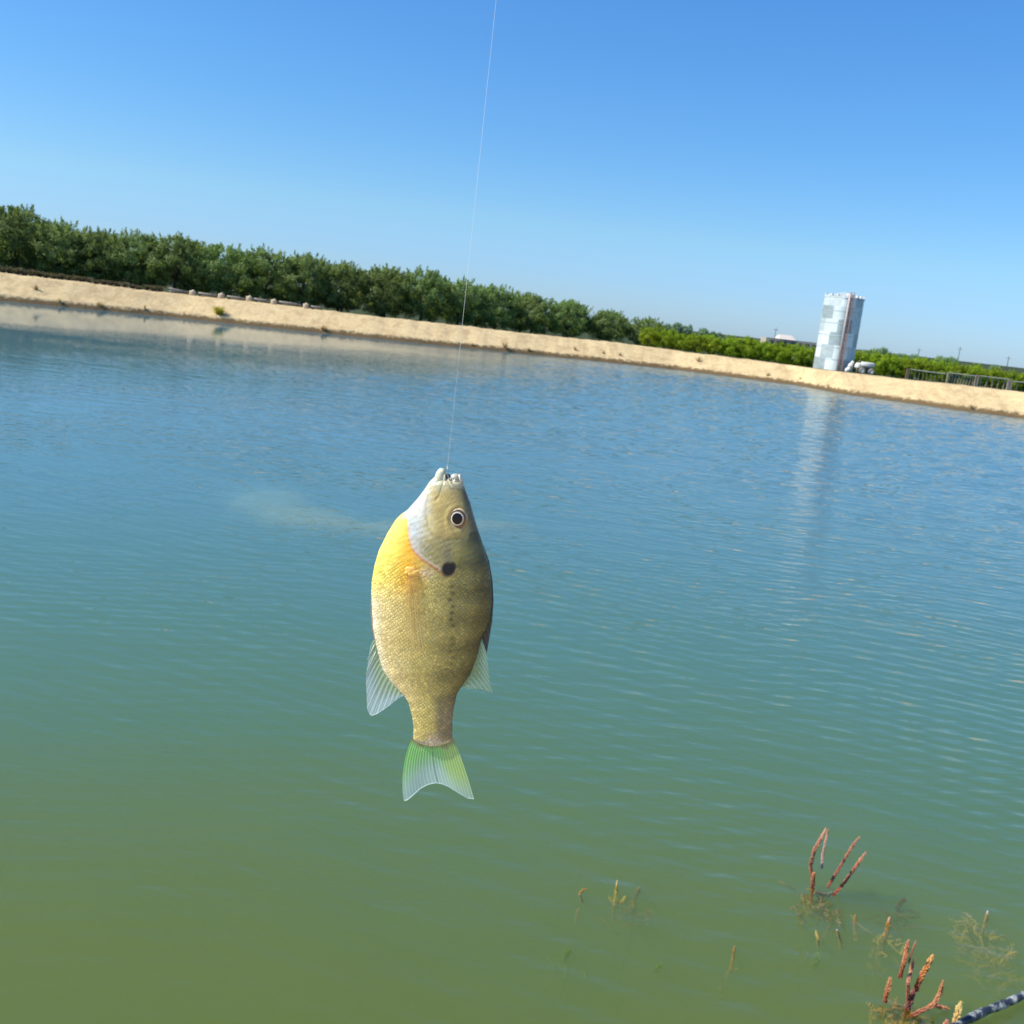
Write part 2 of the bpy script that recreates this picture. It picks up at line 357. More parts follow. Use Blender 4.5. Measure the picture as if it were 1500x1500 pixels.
# ------------------------------------------------------------------ foliage
bark = simple('bark', (.10, .075, .05), .9, var=.4, scale=6, bumpd=.02)
green_leaf = leafmat('orchard_leaf', (1, 1, 1))
def crown_mesh(name, seed, rx, rz, cz, nblob, leaves, size, base, tipc, shoots=40, shoot_len=.72, blob_r=.46, inner=.25):
    r = np.random.default_rng(seed)
    P_, N_, C_, D_ = [], [], [], []
    lob = [(r.uniform(0, 6.28), r.uniform(.9, 1.18)) for _ in range(5)]
    for b in range(nblob):
        th = r.uniform(0, 2*np.pi); cz_ = r.uniform(-.95, 1)
        rr = (r.uniform(inner, 1)**.35)
        rad = 1 + .16*sum(np.cos(th*k+a)*w for k, (a, w) in enumerate(lob, 1))/2.5
        d = np.array([np.cos(th)*np.sqrt(1-cz_**2), np.sin(th)*np.sqrt(1-cz_**2), cz_])
        ctr = np.array([d[0]*rx*rr*rad, d[1]*rx*rr*rad, cz + d[2]*rz*rr])
        if ctr[2] < .25: ctr[2] = .25+r.uniform(0, .3)
        nl = int(leaves*r.uniform(.6, 1.4)); br = blob_r*r.uniform(.7, 1.35)
        off = r.normal(0, 1, (nl, 3)); off /= np.maximum(1e-6, np.linalg.norm(off, axis=1))[:, None]
        off *= (r.uniform(0, 1, nl)**.45*br)[:, None]; off[:, 2] *= .8
        P_.append(ctr+off); N_.append(off/br + d*.6 + r.normal(0, .45, (nl, 3)))
        t = r.uniform(.0, 1)*.55 + .45*r.uniform(0, 1, nl)
        C_.append(np.array(base)[None]*(1-t[:, None]) + np.array(tipc)[None]*t[:, None])
        D_.append(d[None]*.5 + r.normal(0, .6, (nl, 3)) + np.array([0, 0, -.15]))
    for b in range(shoots):
        th = r.uniform(0, 2*np.pi); q = r.uniform(0, .85)**.6
        st = np.array([np.cos(th)*rx*q, np.sin(th)*rx*q, cz+rz*np.sqrt(1-q*q)*.86])
        L = shoot_len*r.uniform(.35, 1.15); dr = np.array([np.cos(th)*q*.5, np.sin(th)*q*.5, 1.])+r.normal(0, .14, 3)
        nl = int(18+30*L); t = r.uniform(0, 1, nl)
        P_.append(st+dr*(t*L)[:, None]+r.normal(0, .055, (nl, 3))*(1.3-t)[:, None]*1.6)
        N_.append(r.normal(0, 1, (nl, 3))); D_.append(dr[None]+r.normal(0, .5, (nl, 3)))
        tt = r.uniform(.4, 1, nl)
        C_.append(np.array(base)[None]*(1-tt[:, None]) + np.array(tipc)[None]*tt[:, None])
    Pn, Nn, Cn, Dn = map(np.concatenate, (P_, N_, C_, D_))
    Nn /= np.linalg.norm(Nn, axis=1)[:, None]
    a = Dn - (Dn*Nn).sum(1)[:, None]*Nn; a /= np.maximum(1e-6, np.linalg.norm(a, axis=1))[:, None]
    bb = np.cross(Nn, a); n = len(Pn)
    ln = (size*r.uniform(.6, 1.4, n))[:, None]; wd = ln*.27
    v = np.stack([Pn-a*ln, Pn+bb*wd, Pn+a*ln, Pn-bb*wd], 1).reshape(-1, 3)
    q = np.arange(n*4).reshape(n, 4)
    me = mesh_np(name, v, q, np.repeat(Cn, 4, 0), smooth=False); me.materials.append(green_leaf)
    return me
def trunk_mesh(name, seed, h, r0, spread, mat=bark):
    r = random.Random(seed); b = MB()
    b.tube([(0, 0, -.2), (.03, 0, h*.25), (0, .04, h*.4)], [r0*1.3, r0, r0*.9], 8)
    for k in range(6):
        a = k*1.05+r.uniform(-.3, .3); s = spread*r.uniform(.6, 1)
        b.tube([(0, .03, h*.36), (math.cos(a)*s*.35, math.sin(a)*s*.35, h*.55), (math.cos(a)*s*.75, math.sin(a)*s*.75, h*.85)], [r0*.6, r0*.4, r0*.12], 6)
    me = b.build(name, mat, smooth=True); d = me.data; bpy.data.objects.remove(me); return d
ORCH = [(crown_mesh('crown', 10+k, 2.55, 2.1, 2.45, 140, 90, .125, (.045, .085, .022), (.30, .38, .135)), trunk_mesh('trunk', k, 3.4, .13, 1.5)) for k in range(5)]
def make_tree(name, pr, loc, sc, rz, label, cat, group):
    t = empty(name, loc, rz); t.scale = sc
    link('crown', pr[0], t); link('trunk', pr[1], t)
    return tag(t, label, cat, group)
def gz(x, y): return float(height(np.array([float(x)]), np.array([float(y)]))[0])
# orchard edge: (px, top py, distance)
TOP = [(-40, 290), (30, 299), (80, 322), (130, 330), (200, 336), (300, 345), (400, 366), (500, 376), (600, 389), (700, 406), (800, 428), (870, 443), (930, 458), (965, 474)]
DIST = [(-60, 83.5), (0, 83.5), (200, 84.5), (400, 87), (600, 91), (700, 94), (800, 97), (900, 99), (965, 100)]
nt_ = 0
ORD = ['first', 'second', 'third', 'fourth', 'fifth', 'sixth', 'seventh', 'eighth', 'ninth', 'tenth', 'eleventh', 'twelfth', 'thirteenth', 'fourteenth', 'fifteenth', 'sixteenth', 'seventeenth', 'eighteenth', 'nineteenth', 'twentieth', 'twenty-first', 'twenty-second', 'twenty-third', 'twenty-fourth', 'twenty-fifth', 'twenty-sixth', 'twenty-seventh', 'twenty-eighth', 'twenty-ninth', 'thirtieth']
px = -38; k = 0
while px < 972:
    D = interp(px, DIST); top = interp(px, TOP) + random.uniform(-7, 5)
    p = on_y(px, top, D); gzv = gz(p.x, D); h = p.z - gzv
    sc = h/5.05; w = max(sc, .80)*1.03
    if px < 60: w = sc*.92
    where = 'cut by the left edge of the photo' if k == 0 else ('at the right end of the front row, beside the bright bushes' if px + 58 > 972 else
            'in the front row, %s from the left' % ORD[k])
    make_tree('orchard_tree', ORCH[k % 5], (p.x, D, gzv-.1), (w, w, sc), random.uniform(0, 6.28),
              'dark green orchard tree ' + where, 'tree', 'orchard trees along the far bank')
    k += 1; px += 62*(84/D)*random.uniform(.92, 1.08)
# second row behind, showing only in the gaps
px = 0; j = 0
while px < 930:
    D = interp(px, DIST)+6.5; top = interp(px, TOP)+random.uniform(1, 7)
    p = on_y(px, top, D); gzv = gz(p.x, D); sc = (p.z-gzv)/5.05
    make_tree('orchard_tree', ORCH[(j*2+1) % 5], (p.x, D, gzv-.1), (sc*1.05, sc*1.05, sc), random.uniform(0, 6.28),
              'orchard tree of the rear row, its top behind the front row, %s from left' % ORD[j], 'tree', 'orchard trees of the second row')
    j += 1; px += 78*(84/D)

# bright green young bushes to the right
BUSH = [(crown_mesh('foliage', 40+k, .95, .85, .95, 46, 60, .10, (.10, .17, .010), (.36, .46, .030), shoots=10, shoot_len=.35, blob_r=.30), trunk_mesh('stem', 60+k, 1.3, .05, .6)) for k in range(4)]
BTOP = [(950, 477), (965, 480), (1000, 486), (1050, 490), (1085, 493), (1100, 489), (1115, 497), (1180, 505), (1270, 512), (1300, 515), (1400, 529), (1500, 543), (1560, 550)]
def bush_row(a, b, step, D0, grp, rowname, dz):
    px = a; i = 0
    while px < b:
        D = D0 + .004*(1500-px); p = on_y(px, interp(px, BTOP)+dz+random.uniform(-2.5, 2.5), D)
        g0 = gz(p.x, D); h = p.z-g0; s = h/1.95
        pr = BUSH[(i*3+int(D0)) % 4]
        t = empty('green_bush', (p.x, D, g0-.05), random.uniform(0, 6.28)); t.scale = (s*1.05, s*1.05, s)
        link('foliage', pr[0], t); link('stem', pr[1], t)
        if px < 1195: lab = 'bright green bush of the %s row between orchard and steel tank, %s from left' % (rowname, ORD[i])
        else:
            if not hasattr(bush_row, 'k'+str(D0)): setattr(bush_row, 'k'+str(D0), i)
            lab = 'bright green bush of the %s row right of the steel tank, %s from the tank' % (rowname, ORD[i-getattr(bush_row, 'k'+str(D0))])
        tag(t, lab, 'bush', grp)
        i += 1; px += step
bush_row(952, 1530, 24, 86, 'bright green bushes of the front row', 'front', 3)
bush_row(964, 1530, 26, 89, 'bright green bushes of the second row', 'second', 0)

# far trees on the horizon
far_leaf = leafmat('far_leaf', (1.15, 1.3, 1.9), .1, .9)  # bluish tint paints distance haze into the leaf colour
def far_tree(px, top, wpx, D, label, grp='far trees on the horizon'):
    pr = ORCH[int(px) % 5]; p = on_y(px, top, D); g0 = gz(p.x, D); s = (p.z-g0)/5.05; w = wpx*D/1500/4.6
    t = empty('far_tree', (p.x, D, g0-.2), px); t.scale = (w, w, s)
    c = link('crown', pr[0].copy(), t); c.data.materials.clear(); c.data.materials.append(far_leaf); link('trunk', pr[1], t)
    tag(t, label, 'tree', grp)
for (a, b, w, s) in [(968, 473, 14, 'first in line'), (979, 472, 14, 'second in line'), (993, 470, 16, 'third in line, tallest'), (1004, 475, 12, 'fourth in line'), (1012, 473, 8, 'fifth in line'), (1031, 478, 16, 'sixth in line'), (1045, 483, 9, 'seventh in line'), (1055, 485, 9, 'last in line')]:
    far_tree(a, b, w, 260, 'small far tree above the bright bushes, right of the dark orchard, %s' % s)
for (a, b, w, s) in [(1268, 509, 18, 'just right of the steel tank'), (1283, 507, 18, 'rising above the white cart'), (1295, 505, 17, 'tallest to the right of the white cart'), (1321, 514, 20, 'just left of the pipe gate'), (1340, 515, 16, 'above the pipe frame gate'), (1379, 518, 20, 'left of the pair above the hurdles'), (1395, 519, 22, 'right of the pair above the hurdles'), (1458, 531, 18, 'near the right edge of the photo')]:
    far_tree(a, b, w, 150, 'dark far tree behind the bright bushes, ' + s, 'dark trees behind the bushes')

# ------------------------------------------------------------------ far building and poles
white_paint = simple('white_paint', (.72, .70, .66), .6, var=.08, scale=1)
roofm = simple('pale_roof', (.6, .52, .46), .5, var=.08, scale=.3)
wallm = simple('tan_wall', (.42, .36, .30), .8, var=.15, scale=.4)
steel_dark = simple('dark_steel', (.10, .10, .095), .6, .3, var=.3)
D = 380; a = on_y(1118, 498, D); b = on_y(1162, 504, D); c_ = on_y(1196, 506, D)
bd = empty('shed_building', (b.x, D, gz(b.x, D)))
tag(bd, 'long low far building with a pale roof just left of the steel tank', 'building')
gl_ = gz(b.x, D); zt = 3.2 - 1.0
m = MB(); wbx = c_.x-a.x; m.box(((a.x+c_.x)/2-b.x, 0, 1.3), (wbx, 9, 2.7)); m.build('wall', wallm, bd)
m = MB()
xa, xb = on_y(1137, 500, D).x-b.x, on_y(1161, 500, D).x-b.x
vs = [(xa, -5, 2.6), (xb, -5, 2.6), (xb, 5, 2.6), (xa, 5, 2.6), (xa+.5, 0, 4.2), (xb-.5, 0, 4.2)]
m.add(vs, [(0, 1, 5, 4), (1, 2, 5), (2, 3, 4, 5), (3, 0, 4), (0, 3, 2, 1)]); m.build('roof', roofm, bd)
for kx in np.linspace(a.x-b.x+2, c_.x-b.x-2, 7):
    m = MB(); m.box((kx, -4.52, 1.2), (1.6, .08, 1.3)); m.build('window', steel_dark, bd)
for q, (ppx, pt, s) in enumerate([(1407, 508, 'above the dark far tree pair on the right'), (1347, 510, 'above the pipe frame gate'), (1478, 522, 'near the right edge of the photo'), (1137, 480, 'above the pale roofed far building')]):
    D = 300; p = on_y(ppx, pt, D); g0 = gz(p.x, D)
    u = empty('utility_pole', (p.x, D, g0)); H_ = p.z-g0
    m = MB(); m.tube([(0, 0, -.3), (0, 0, H_)], [.11, .07], 8); m.build('pole', bark, u)
    m = MB(); m.box((0, 0, H_-.6), (1.6, .08, .08)); m.build('crossarm', bark, u)
    tag(u, 'thin faint utility pole on the horizon, ' + s, 'utility pole', 'utility poles on the horizon')

# ------------------------------------------------------------------ steel tank
seam = simple('seam_steel', (.5, .55, .55), .5, .5, var=.15)
gal = NT('galvanized_steel')
P = gal.coord(); sp = gal.n('ShaderNodeSeparateXYZ'); gal.l(P, sp.inputs[0])
ang = gal.math('ARCTAN2', sp.outputs[1], sp.outputs[0])
row = gal.math('FLOOR', gal.math('DIVIDE', sp.outputs[2], .98))
u_ = gal.math('ADD', gal.math('MULTIPLY', ang, 8/6.2832), gal.math('MULTIPLY', row, .5))
uf = gal.math('FLOOR', u_)
cmb = gal.n('ShaderNodeCombineXYZ'); gal.l(uf, cmb.inputs[0]); gal.l(row, cmb.inputs[1])
wn = gal.n('ShaderNodeTexWhiteNoise'); gal.l(cmb.outputs[0], wn.inputs['Vector'])
nz = gal.noise(2.5, 5, .6, P)
alt = gal.math('PINGPONG', gal.math('ADD', uf, row), 1)
f = gal.math('ADD', gal.math('MULTIPLY', wn.outputs[0], .35), gal.math('MULTIPLY', nz.outputs[0], .4))
f = gal.math('ADD', f, gal.math('MULTIPLY', alt, .25))
cc = gal.ramp(f, [(.2, (.28, .34, .345)), (.50, (.54, .61, .60)), (.78, (.78, .84, .82))])
gal.l(cc.outputs[0], gal.p.inputs['Base Color']); gal.p.inputs['Metallic'].default_value = .25; gal.p.inputs['Roughness'].default_value = .45
wv = gal.math('SINE', gal.math('MULTIPLY', sp.outputs[2], 6.2832/.10))
gal.l(gal.bump(wv, .35, .012), gal.p.inputs['Normal'])
rust = simple('rusty_pipe', (.52, .30, .24), .7, .2, var=.35, scale=5)
tb = on_y(1219, 543.5, 80.6); TX, TY = tb.x, 80.6
TZ = gz(TX, TY); tr_ = on_y(1248, 545, TY-0.4); tl_ = on_y(1190, 540, TY-.4)
RADT = (tr_-tl_).length/2; HT = on_y(1238, 433.5, TY).z - TZ
print('tank', TX, TY, TZ, RADT, HT)
tk = empty('steel_tank', (TX, TY, TZ)); tag(tk, 'tall upright galvanised steel tank of pale and grey panels on the far bank', 'tank')
TQ = -math.pi/2 + math.pi/4
def rad_t(th, r):
    a = th-TQ; n_ = 3.2
    return r/1.16*(abs(math.cos(a))**n_+abs(math.sin(a))**n_)**(-1/n_)
def cyl_shell(z0, z1, r, n=128, nz_=30):
    vs = []; fs = []
    for i in range(nz_+1):
        for j in range(n):
            th = 2*math.pi*j/n; vs.append((rad_t(th, r)*math.cos(th), rad_t(th, r)*math.sin(th), z0+(z1-z0)*i/nz_))
    for i in range(nz_):
        for j in range(n): fs.append((i*n+j, i*n+(j+1) % n, (i+1)*n+(j+1) % n, (i+1)*n+j))
    fs.append(tuple((nz_)*n+j for j in range(n)))
    return vs, fs
m = MB(); v_, f_ = cyl_shell(-.2, HT-.12, RADT); m.add(v_, f_); m.build('wall', gal.m, tk, True).data.polygons[-1].use_smooth = False
for z in np.linspace(0, HT-.3, 7)[1:-1]:
    m = MB()
    for j in range(96):
        a0, a1 = 2*math.pi*j/96, 2*math.pi*(j+1)/96; r1 = RADT+.022; r2 = RADT-.01
        vs = []
        for aa in (a0, a1):
            for rr in (r2, r1):
                for zz in (z-.03, z+.03): vs.append((rad_t(aa, rr)*math.cos(aa), rad_t(aa, rr)*math.sin(aa), zz))
        m.add(vs, [(0, 1, 5, 4), (2, 6, 7, 3), (1, 3, 7, 5), (0, 4, 6, 2)])
    m.build('hoop', seam, tk)
m = MB()   # low conical roof with lifting lugs on the rim
nn = 64; rt_ = [rad_t(2*math.pi*j/nn, RADT*1.03) for j in range(nn)]; vs = [(rt_[j]*math.cos(2*math.pi*j/nn), rt_[j]*math.sin(2*math.pi*j/nn), HT-.11) for j in range(nn)] + [(0, 0, HT+.28)] + [(rt_[j]*math.cos(2*math.pi*j/nn), rt_[j]*math.sin(2*math.pi*j/nn), HT-.22) for j in range(nn)]
m.add(vs, [(j, (j+1) % nn, nn) for j in range(nn)]+[(nn+1+j, nn+1+(j+1) % nn, (j+1) % nn, j) for j in range(nn)])
m.build('roof', gal.m, tk)
for j in range(16):
    a_ = 2*math.pi*j/16+.1; m = MB(); rb_ = rad_t(a_, RADT)*.95; m.box((rb_*math.cos(a_), rb_*math.sin(a_), HT-.03), (.16, .12, .18), Matrix.Rotation(a_, 3, 'Z'))
    m.build('rim_bracket', white_paint, tk)
aa = math.atan2(-1, .0) + R(3)      # riser on the camera side, right of the middle
aa += math.atan2(TX, TY)*-1*-1 * 0
vp = Vector((math.cos(aa), math.sin(aa), 0)); sd_ = Vector((-vp.y, vp.x, 0))
m = MB()
for s_ in (-.11, .11): m.tube([vp*(RADT+.10)+sd_*s_+Vector((0, 0, -.1)), vp*(RADT+.10)+sd_*s_+Vector((0, 0, HT+.25))], .05, 8)
for z in np.arange(.3, HT, .3): m.tube([vp*(RADT+.10)-sd_*.11+Vector((0, 0, z)), vp*(RADT+.10)+sd_*.11+Vector((0, 0, z))], .02, 6)
m.build('ladder', rust, tk)
m = MB(); m.tube([vp*(RADT+.10)-sd_*.22+Vector((0, 0, -.1)), vp*(RADT+.10)-sd_*.22+Vector((0, 0, HT+.05)), vp*(RADT-.3)-sd_*.22+Vector((0, 0, HT+.12))], .075, 10)
m.build('riser_pipe', simple('pale_pipe', (.72, .62, .58), .6, var=.15), tk, True)
sk = on_y(1242, 545, TY-1.9)
m = MB()
r_ = random.Random(3)
for (dx, dz, rr) in [(0, .22, .2), (.05, .5, .2), (.12, .75, .14), (-.1, .12, .18)]:
    m.blob((dx, 0, dz), (rr, rr*.8, rr*1.1), 10, 7)
bgo = m.build('white_bag', white_paint, None, True); bgo.location = (sk.x, TY-1.9, gz(sk.x, TY-1.9)-.02); bgo.rotation_euler = (0, R(8), 0)
tag(bgo, 'crumpled white sack propped against the foot of the steel tank', 'sack')

# ------------------------------------------------------------------ white utility cart
D = 78.3; c0 = on_y(1265, 549, D); cz = gz(c0.x, D)
ct = empty('utility_cart', (c0.x, D, cz)); tag(ct, 'small white wheeled tank cart parked right of the steel tank', 'cart')
pxm = D/1500
def rounded_box(m, c, d, r, rot=None):
    # octagonal section along x
    L, Wd, H = d; prof = []
    for (sy, sz) in ((1, 1), (-1, 1), (-1, -1), (1, -1)):
        for kk in range(4):
            a0 = {(1, 1): 0, (-1, 1): 90, (-1, -1): 180, (1, -1): 270}[(sy, sz)] + kk*30
            prof.append((sy*(Wd/2-r)+r*math.cos(R(a0)), sz*(H/2-r)+r*math.sin(R(a0))))
    vs = [(c[0]+sx*L/2*(1 if q in (1, 2) else 1), c[1]+p[0]*k_, c[2]+p[1]*k_) for q, (sx, k_) in enumerate([(-1, .85), (-.92, 1), (.92, 1), (1, .85)]) for p in prof]
    n = len(prof); fs = [(i*n+j, i*n+(j+1) % n, (i+1)*n+(j+1) % n, (i+1)*n+j) for i in range(3) for j in range(n)]
    fs += [tuple(range(n))[::-1], tuple(3*n+j for j in range(n))]
    m.add(vs, fs)
m = MB(); rounded_box(m, (.12, 0, .72), (.98, .7, .34), .1); m.build('tank_body', white_paint, ct, True)
m = MB(); rounded_box(m, (-.5, 0, .58), (.32, .55, .42), .1); m.blob((-.62, 0, .52), (.16, .22, .18), 10, 6); m.build('front_cowl', white_paint, ct, True)
m = MB(); m.blob((-.42, 0, .90), (.09, .09, .12), 10, 6); m.tube([(-.42, 0, .7), (-.40, 0, .85)], .04, 8); m.build('filler_cap', steel_dark, ct, True)
m = MB(); m.box((0, 0, .46), (1.2, .5, .08)); m.box((.1, -.36, .5), (.8, .03, .10)); m.tube([(-.6, 0, .45), (-.95, 0, .3)], .03, 8); m.build('chassis', steel_dark, ct)
rub = simple('dusty_rubber', (.30, .27, .23), .9, var=.2)
for wx in (-.28, .42):
    for wy in (-.36, .36):
        m = MB(); pts = []
        for j in range(17):
            th = 2*math.pi*j/16; pts.append((wx+.17*math.cos(th), wy, .24+.17*math.sin(th)))
        m.tube(pts, .07, 8, cap=False); w_ = m.build('wheel', rub, ct, True)
        m = MB(); m.tube([(wx, wy-.05, .24), (wx, wy+.05, .24)], .12, 14); m.build('rim', white_paint, w_)

# ------------------------------------------------------------------ pipe-frame gate and slatted hurdles
wood = simple('grey_wood', (.40, .32, .23), .85, var=.3, scale=4)
rail = simple('pale_rail', (.50, .47, .40), .7, var=.2)
def fpt(px, py, D=79.6):
    return on_y(px, py, D)
D = 79.8
def panel_thing(name, pxa, pya, pxb, pyb, toppx, label, cat, grp=None, slats=0, slat_mat=wood, postw=.10, posts=(1, 1), infill='slat', post_mat=wood):
    A = fpt(pxa, pya, D); B = fpt(pxb, pyb, D); h = toppx*D/1500
    za, zb = gz(A.x, D)-.05, gz(B.x, D)-.05
    t = empty(name, (A.x, D, za)); L = B.x-A.x; dz = zb-za
    tag(t, label, cat, grp)
    if posts[0]:
        m = MB(); m.box((0, 0, h/2), (postw, .1, h)); m.build('post', post_mat, t)
    if posts[1]:
        m = MB(); m.box((L, 0, h/2+dz), (postw, .1, h)); m.build('post', post_mat, t)
    m = MB(); m.tube([(postw/2, 0, h-.04), (L-postw/2, 0, h-.04+dz)], .035, 6); m.build('top_rail', rail, t)
    m = MB(); m.tube([(postw/2, 0, .12), (L-postw/2, 0, .12+dz)], .03, 6); m.build('bottom_rail', rail, t)
    r = random.Random(int(pxa))
    m = MB()
    if infill == 'slat':
        for i in range(slats):
            f = (i+.5)/slats; x = postw/2+(L-postw)*f
            rot = Matrix.Rotation(r.uniform(-.08, .08)+.10, 3, 'Y')
            m = MB(); m.box((x, .05, (h-.1)/2+.06+dz*f), (.075, .025, h-.2), rot); m.build('slat', slat_mat, t)
    elif infill == 'mesh':
        for i in range(slats):
            f = (i+.5)/slats; x = postw/2+(L-postw)*f
            m.tube([(x, 0, .1+dz*f), (x, 0, h-.05+dz*f)], .008, 4)
        m.build('wire_mesh', rail, t)
    return t
panel_thing('pipe_gate', 1328, 556, 1384, 563, 19, 'open pipe frame gate with a stout brown post beside the slatted hurdles', 'gate', slats=9, postw=.24, posts=(1, 0), infill='mesh', post_mat=simple('brown_post', (.22, .15, .09), .9))
HG = 'slatted hurdles on the far bank'
panel_thing('slatted_hurdle', 1386, 563, 1427, 567.5, 21, 'pale upright-slatted hurdle next to the pipe frame gate, leftmost of its group', 'hurdle', HG, slats=9, postw=.12)
panel_thing('slatted_hurdle', 1429, 568, 1475, 573, 22, 'middle slatted hurdle with bushes showing through it', 'hurdle', HG, slats=5, postw=.2)
panel_thing('slatted_hurdle', 1479, 574, 1530, 580, 20, 'slatted hurdle cut by the right edge of the photo', 'hurdle', HG, slats=3, postw=.14)

# ------------------------------------------------------------------ pipes on stakes along the crest (left), dry weeds, silt debris
logm = simple('weathered_pipe', (.27, .24, .20), .8, var=.35, scale=5)
blockm = simple('pale_block', (.54, .43, .29), .9, var=.15)
def crest_pt(px, off=.4, lift=0):
    p = on_y(px, interp(px, CREST_PX), 78)
    for _ in range(4): p = on_y(px, interp(px, CREST_PX), float(ys(p.x))+BANKW+off)
    return Vector((p.x, p.y, gz(p.x, p.y)+lift))
blocks = [282, 324, 365, 401, 448]
segs = [(247, 276, 'leftmost, tilted up'), (290, 318, 'second from the left'), (332, 359, 'third from the left'), (371, 395, 'fourth from the left'), (408, 440, 'fifth from the left'), (455, 472, 'rightmost and shortest')]
for i, (a, b, s) in enumerate(segs):
    A = crest_pt(a, .5); B = crest_pt(b, .5); L = (B-A).length
    m = MB(); up = .30 if i == 0 else .22
    m.tube([(0, 0, up), (L*.5, .02, .2), (L, 0, .17)], .085, 10)
    m.tube([(0.05, .1, .08), (L, .12, .07)], .07, 8)
    o = m.build('irrigation_pipe', logm, None, True); o.location = A; o.rotation_euler = (0, 0, math.atan2(B.y-A.y, B.x-A.x))
    tag(o, 'weathered grey pipe lying on the crest of the far bank, ' + s, 'pipe', 'pipes lying along the crest')
for i, b in enumerate(blocks):
    A = crest_pt(b, .45); m = MB()
    rounded_box(m, (0, 0, .17), (.42, .36, .40), .08); m.blob((.03, 0, .36), (.13, .12, .09), 8, 5)
    o = m.build('sand_bag', blockm, None, True); o.location = A
    tag(o, 'pale sandbag on the crest between two grey pipes, %s from the left' % ORD[i], 'sandbag', 'sandbags between the pipes')
def weed_mesh(name, seed, h, n, cols, spread=.5, w=.012):
    r = random.Random(seed); m = MB()
    for i in range(n):
        a = r.uniform(0, 6.28); l = r.uniform(.4, 1)*h; s = r.uniform(.1, 1)*spread*h
        bx, by = r.gauss(0, .12*h), r.gauss(0, .12*h)
        c1 = cols[r.randrange(len(cols))]
        p1 = Vector((bx, by, 0)); p2 = p1+Vector((math.cos(a)*s*.4, math.sin(a)*s*.4, l*.65)); p3 = p1+Vector((math.cos(a)*s, math.sin(a)*s, l))
        sdv = Vector((-math.sin(a+.6), math.cos(a+.6), 0))*w
        m.add([p1-sdv, p1+sdv, p2+sdv*.8, p2-sdv*.8, p3], [(0, 1, 2, 3), (3, 2, 4)], c1)
        for q in range(3):
            t = r.uniform(.4, 1); pp = p2.lerp(p3, t) if t > .5 else p1.lerp(p2, t*2)
            d = Vector((r.gauss(0, 1), r.gauss(0, 1), r.gauss(0, .7))).normalized()*r.uniform(.04, .09)*h*1.5
            m.add([pp, pp+d*.6+sdv, pp+d, pp+d*.6-sdv], [(0, 1, 2, 3)], cols[r.randrange(len(cols))])
    o = m.build(name, green_leaf); d = o.data; bpy.data.objects.remove(o); return d
DRY = [(.38, .27, .15), (.30, .20, .12), (.46, .34, .19), (.22, .15, .09)]
GREY = [(.16, .12, .10), (.10, .075, .07), (.24, .19, .15), (.07, .06, .05), (.12, .13, .06)]
dryp = [weed_mesh('dry_weed', 80+k, .42, 34, DRY, .7) for k in range(3)]
greyp = [weed_mesh('dry_scrub', 90+k, .5, 150, GREY, .8, .016) for k in range(3)]
# grey scrub band on the crest at the left
px = -6; i = 0
while px < 246:
    A = crest_pt(px, .6, -.03); o = link('dry_scrub', greyp[i % 3]); o.location = A; o.rotation_euler = (0, 0, random.uniform(0, 6.28))
    hh = interp(px, [(0, 1.1), (60, 1.0), (160, .75), (245, .95)])*random.uniform(.85, 1.15); o.scale = (1.25, 1.0, hh)
    tag(o, 'grey dry scrub clump on the bank crest under the orchard, %s from left' % (ORD[i] if i < 30 else ORD[i-30]), 'scrub', 'dry scrub along the crest at left')
    i += 1; px += 10.5
# small dry weeds on the sand slope: (px, py)
for i, (wx, wy, s, lab) in enumerate([(52, 424, 1.1, 'low on the slope near the left edge'), (88, 441, .8, 'at the waterline below the scrub band'), (147, 450, 1.1, 'reddish, at the waterline below the end of the scrub band'), (212, 453, .8, 'at the waterline left of the yellow bush'),
        (475, 485, 1.3, 'taller, at the waterline below the rightmost grey pipe'), (740, 512, 1.5, 'wide, at the waterline below the middle of the orchard'), (775, 513, .9, 'at the waterline right of the widest weed'), (843, 513, 1.0, 'halfway up the slope below the orchard end'), (884, 518, .8, 'low on the slope below the last orchard tree'), (909, 521, .9, 'leaning, just right of the last orchard tree'),
        (1023, 529, 1.2, 'upright, on the slope below the bright bushes'), (1125, 551, .8, 'on the slope left of the steel tank'), (1172, 558, .8, 'small, on the slope just left of the steel tank'), (1213, 566, .7, 'near the waterline below the steel tank'), (1423, 598, .9, 'at the waterline below the slatted hurdles'), (692, 507, .8, 'thin, at the waterline near the fishing line')]):
    p = on_y(wx, wy, 76)
    y_ = float(ys(p.x)); best = None
    for q in np.linspace(.15, BANKW, 40):
        t = on_y(wx, wy, y_+q); e = abs(t.z-gz(t.x, t.y))
        if best is None or e < best[0]: best = (e, t)
    t = best[1]
    o = link('dry_weed', dryp[i % 3]); o.location = (t.x, t.y, gz(t.x, t.y)-.02); o.scale = (s*1.3, s, s*.9); o.rotation_euler = (0, 0, i*1.7)
    tag(o, 'dry brown weed tuft ' + lab, 'weed', 'dry weeds on the sand slope')
yb = weed_mesh('yellow_bush', 99, .75, 260, [(.42, .36, .04), (.35, .30, .03), (.5, .42, .08), (.2, .14, .04)], .9, .02)
p = on_z(318, 471); o = link('yellow_bush', yb); o.location = (p.x, p.y+.35, gz(p.x, p.y+.35)-.03); o.scale = (1.1, .9, .85)
tag(o, 'small yellowish bush at the waterline below the row of grey pipes', 'bush')
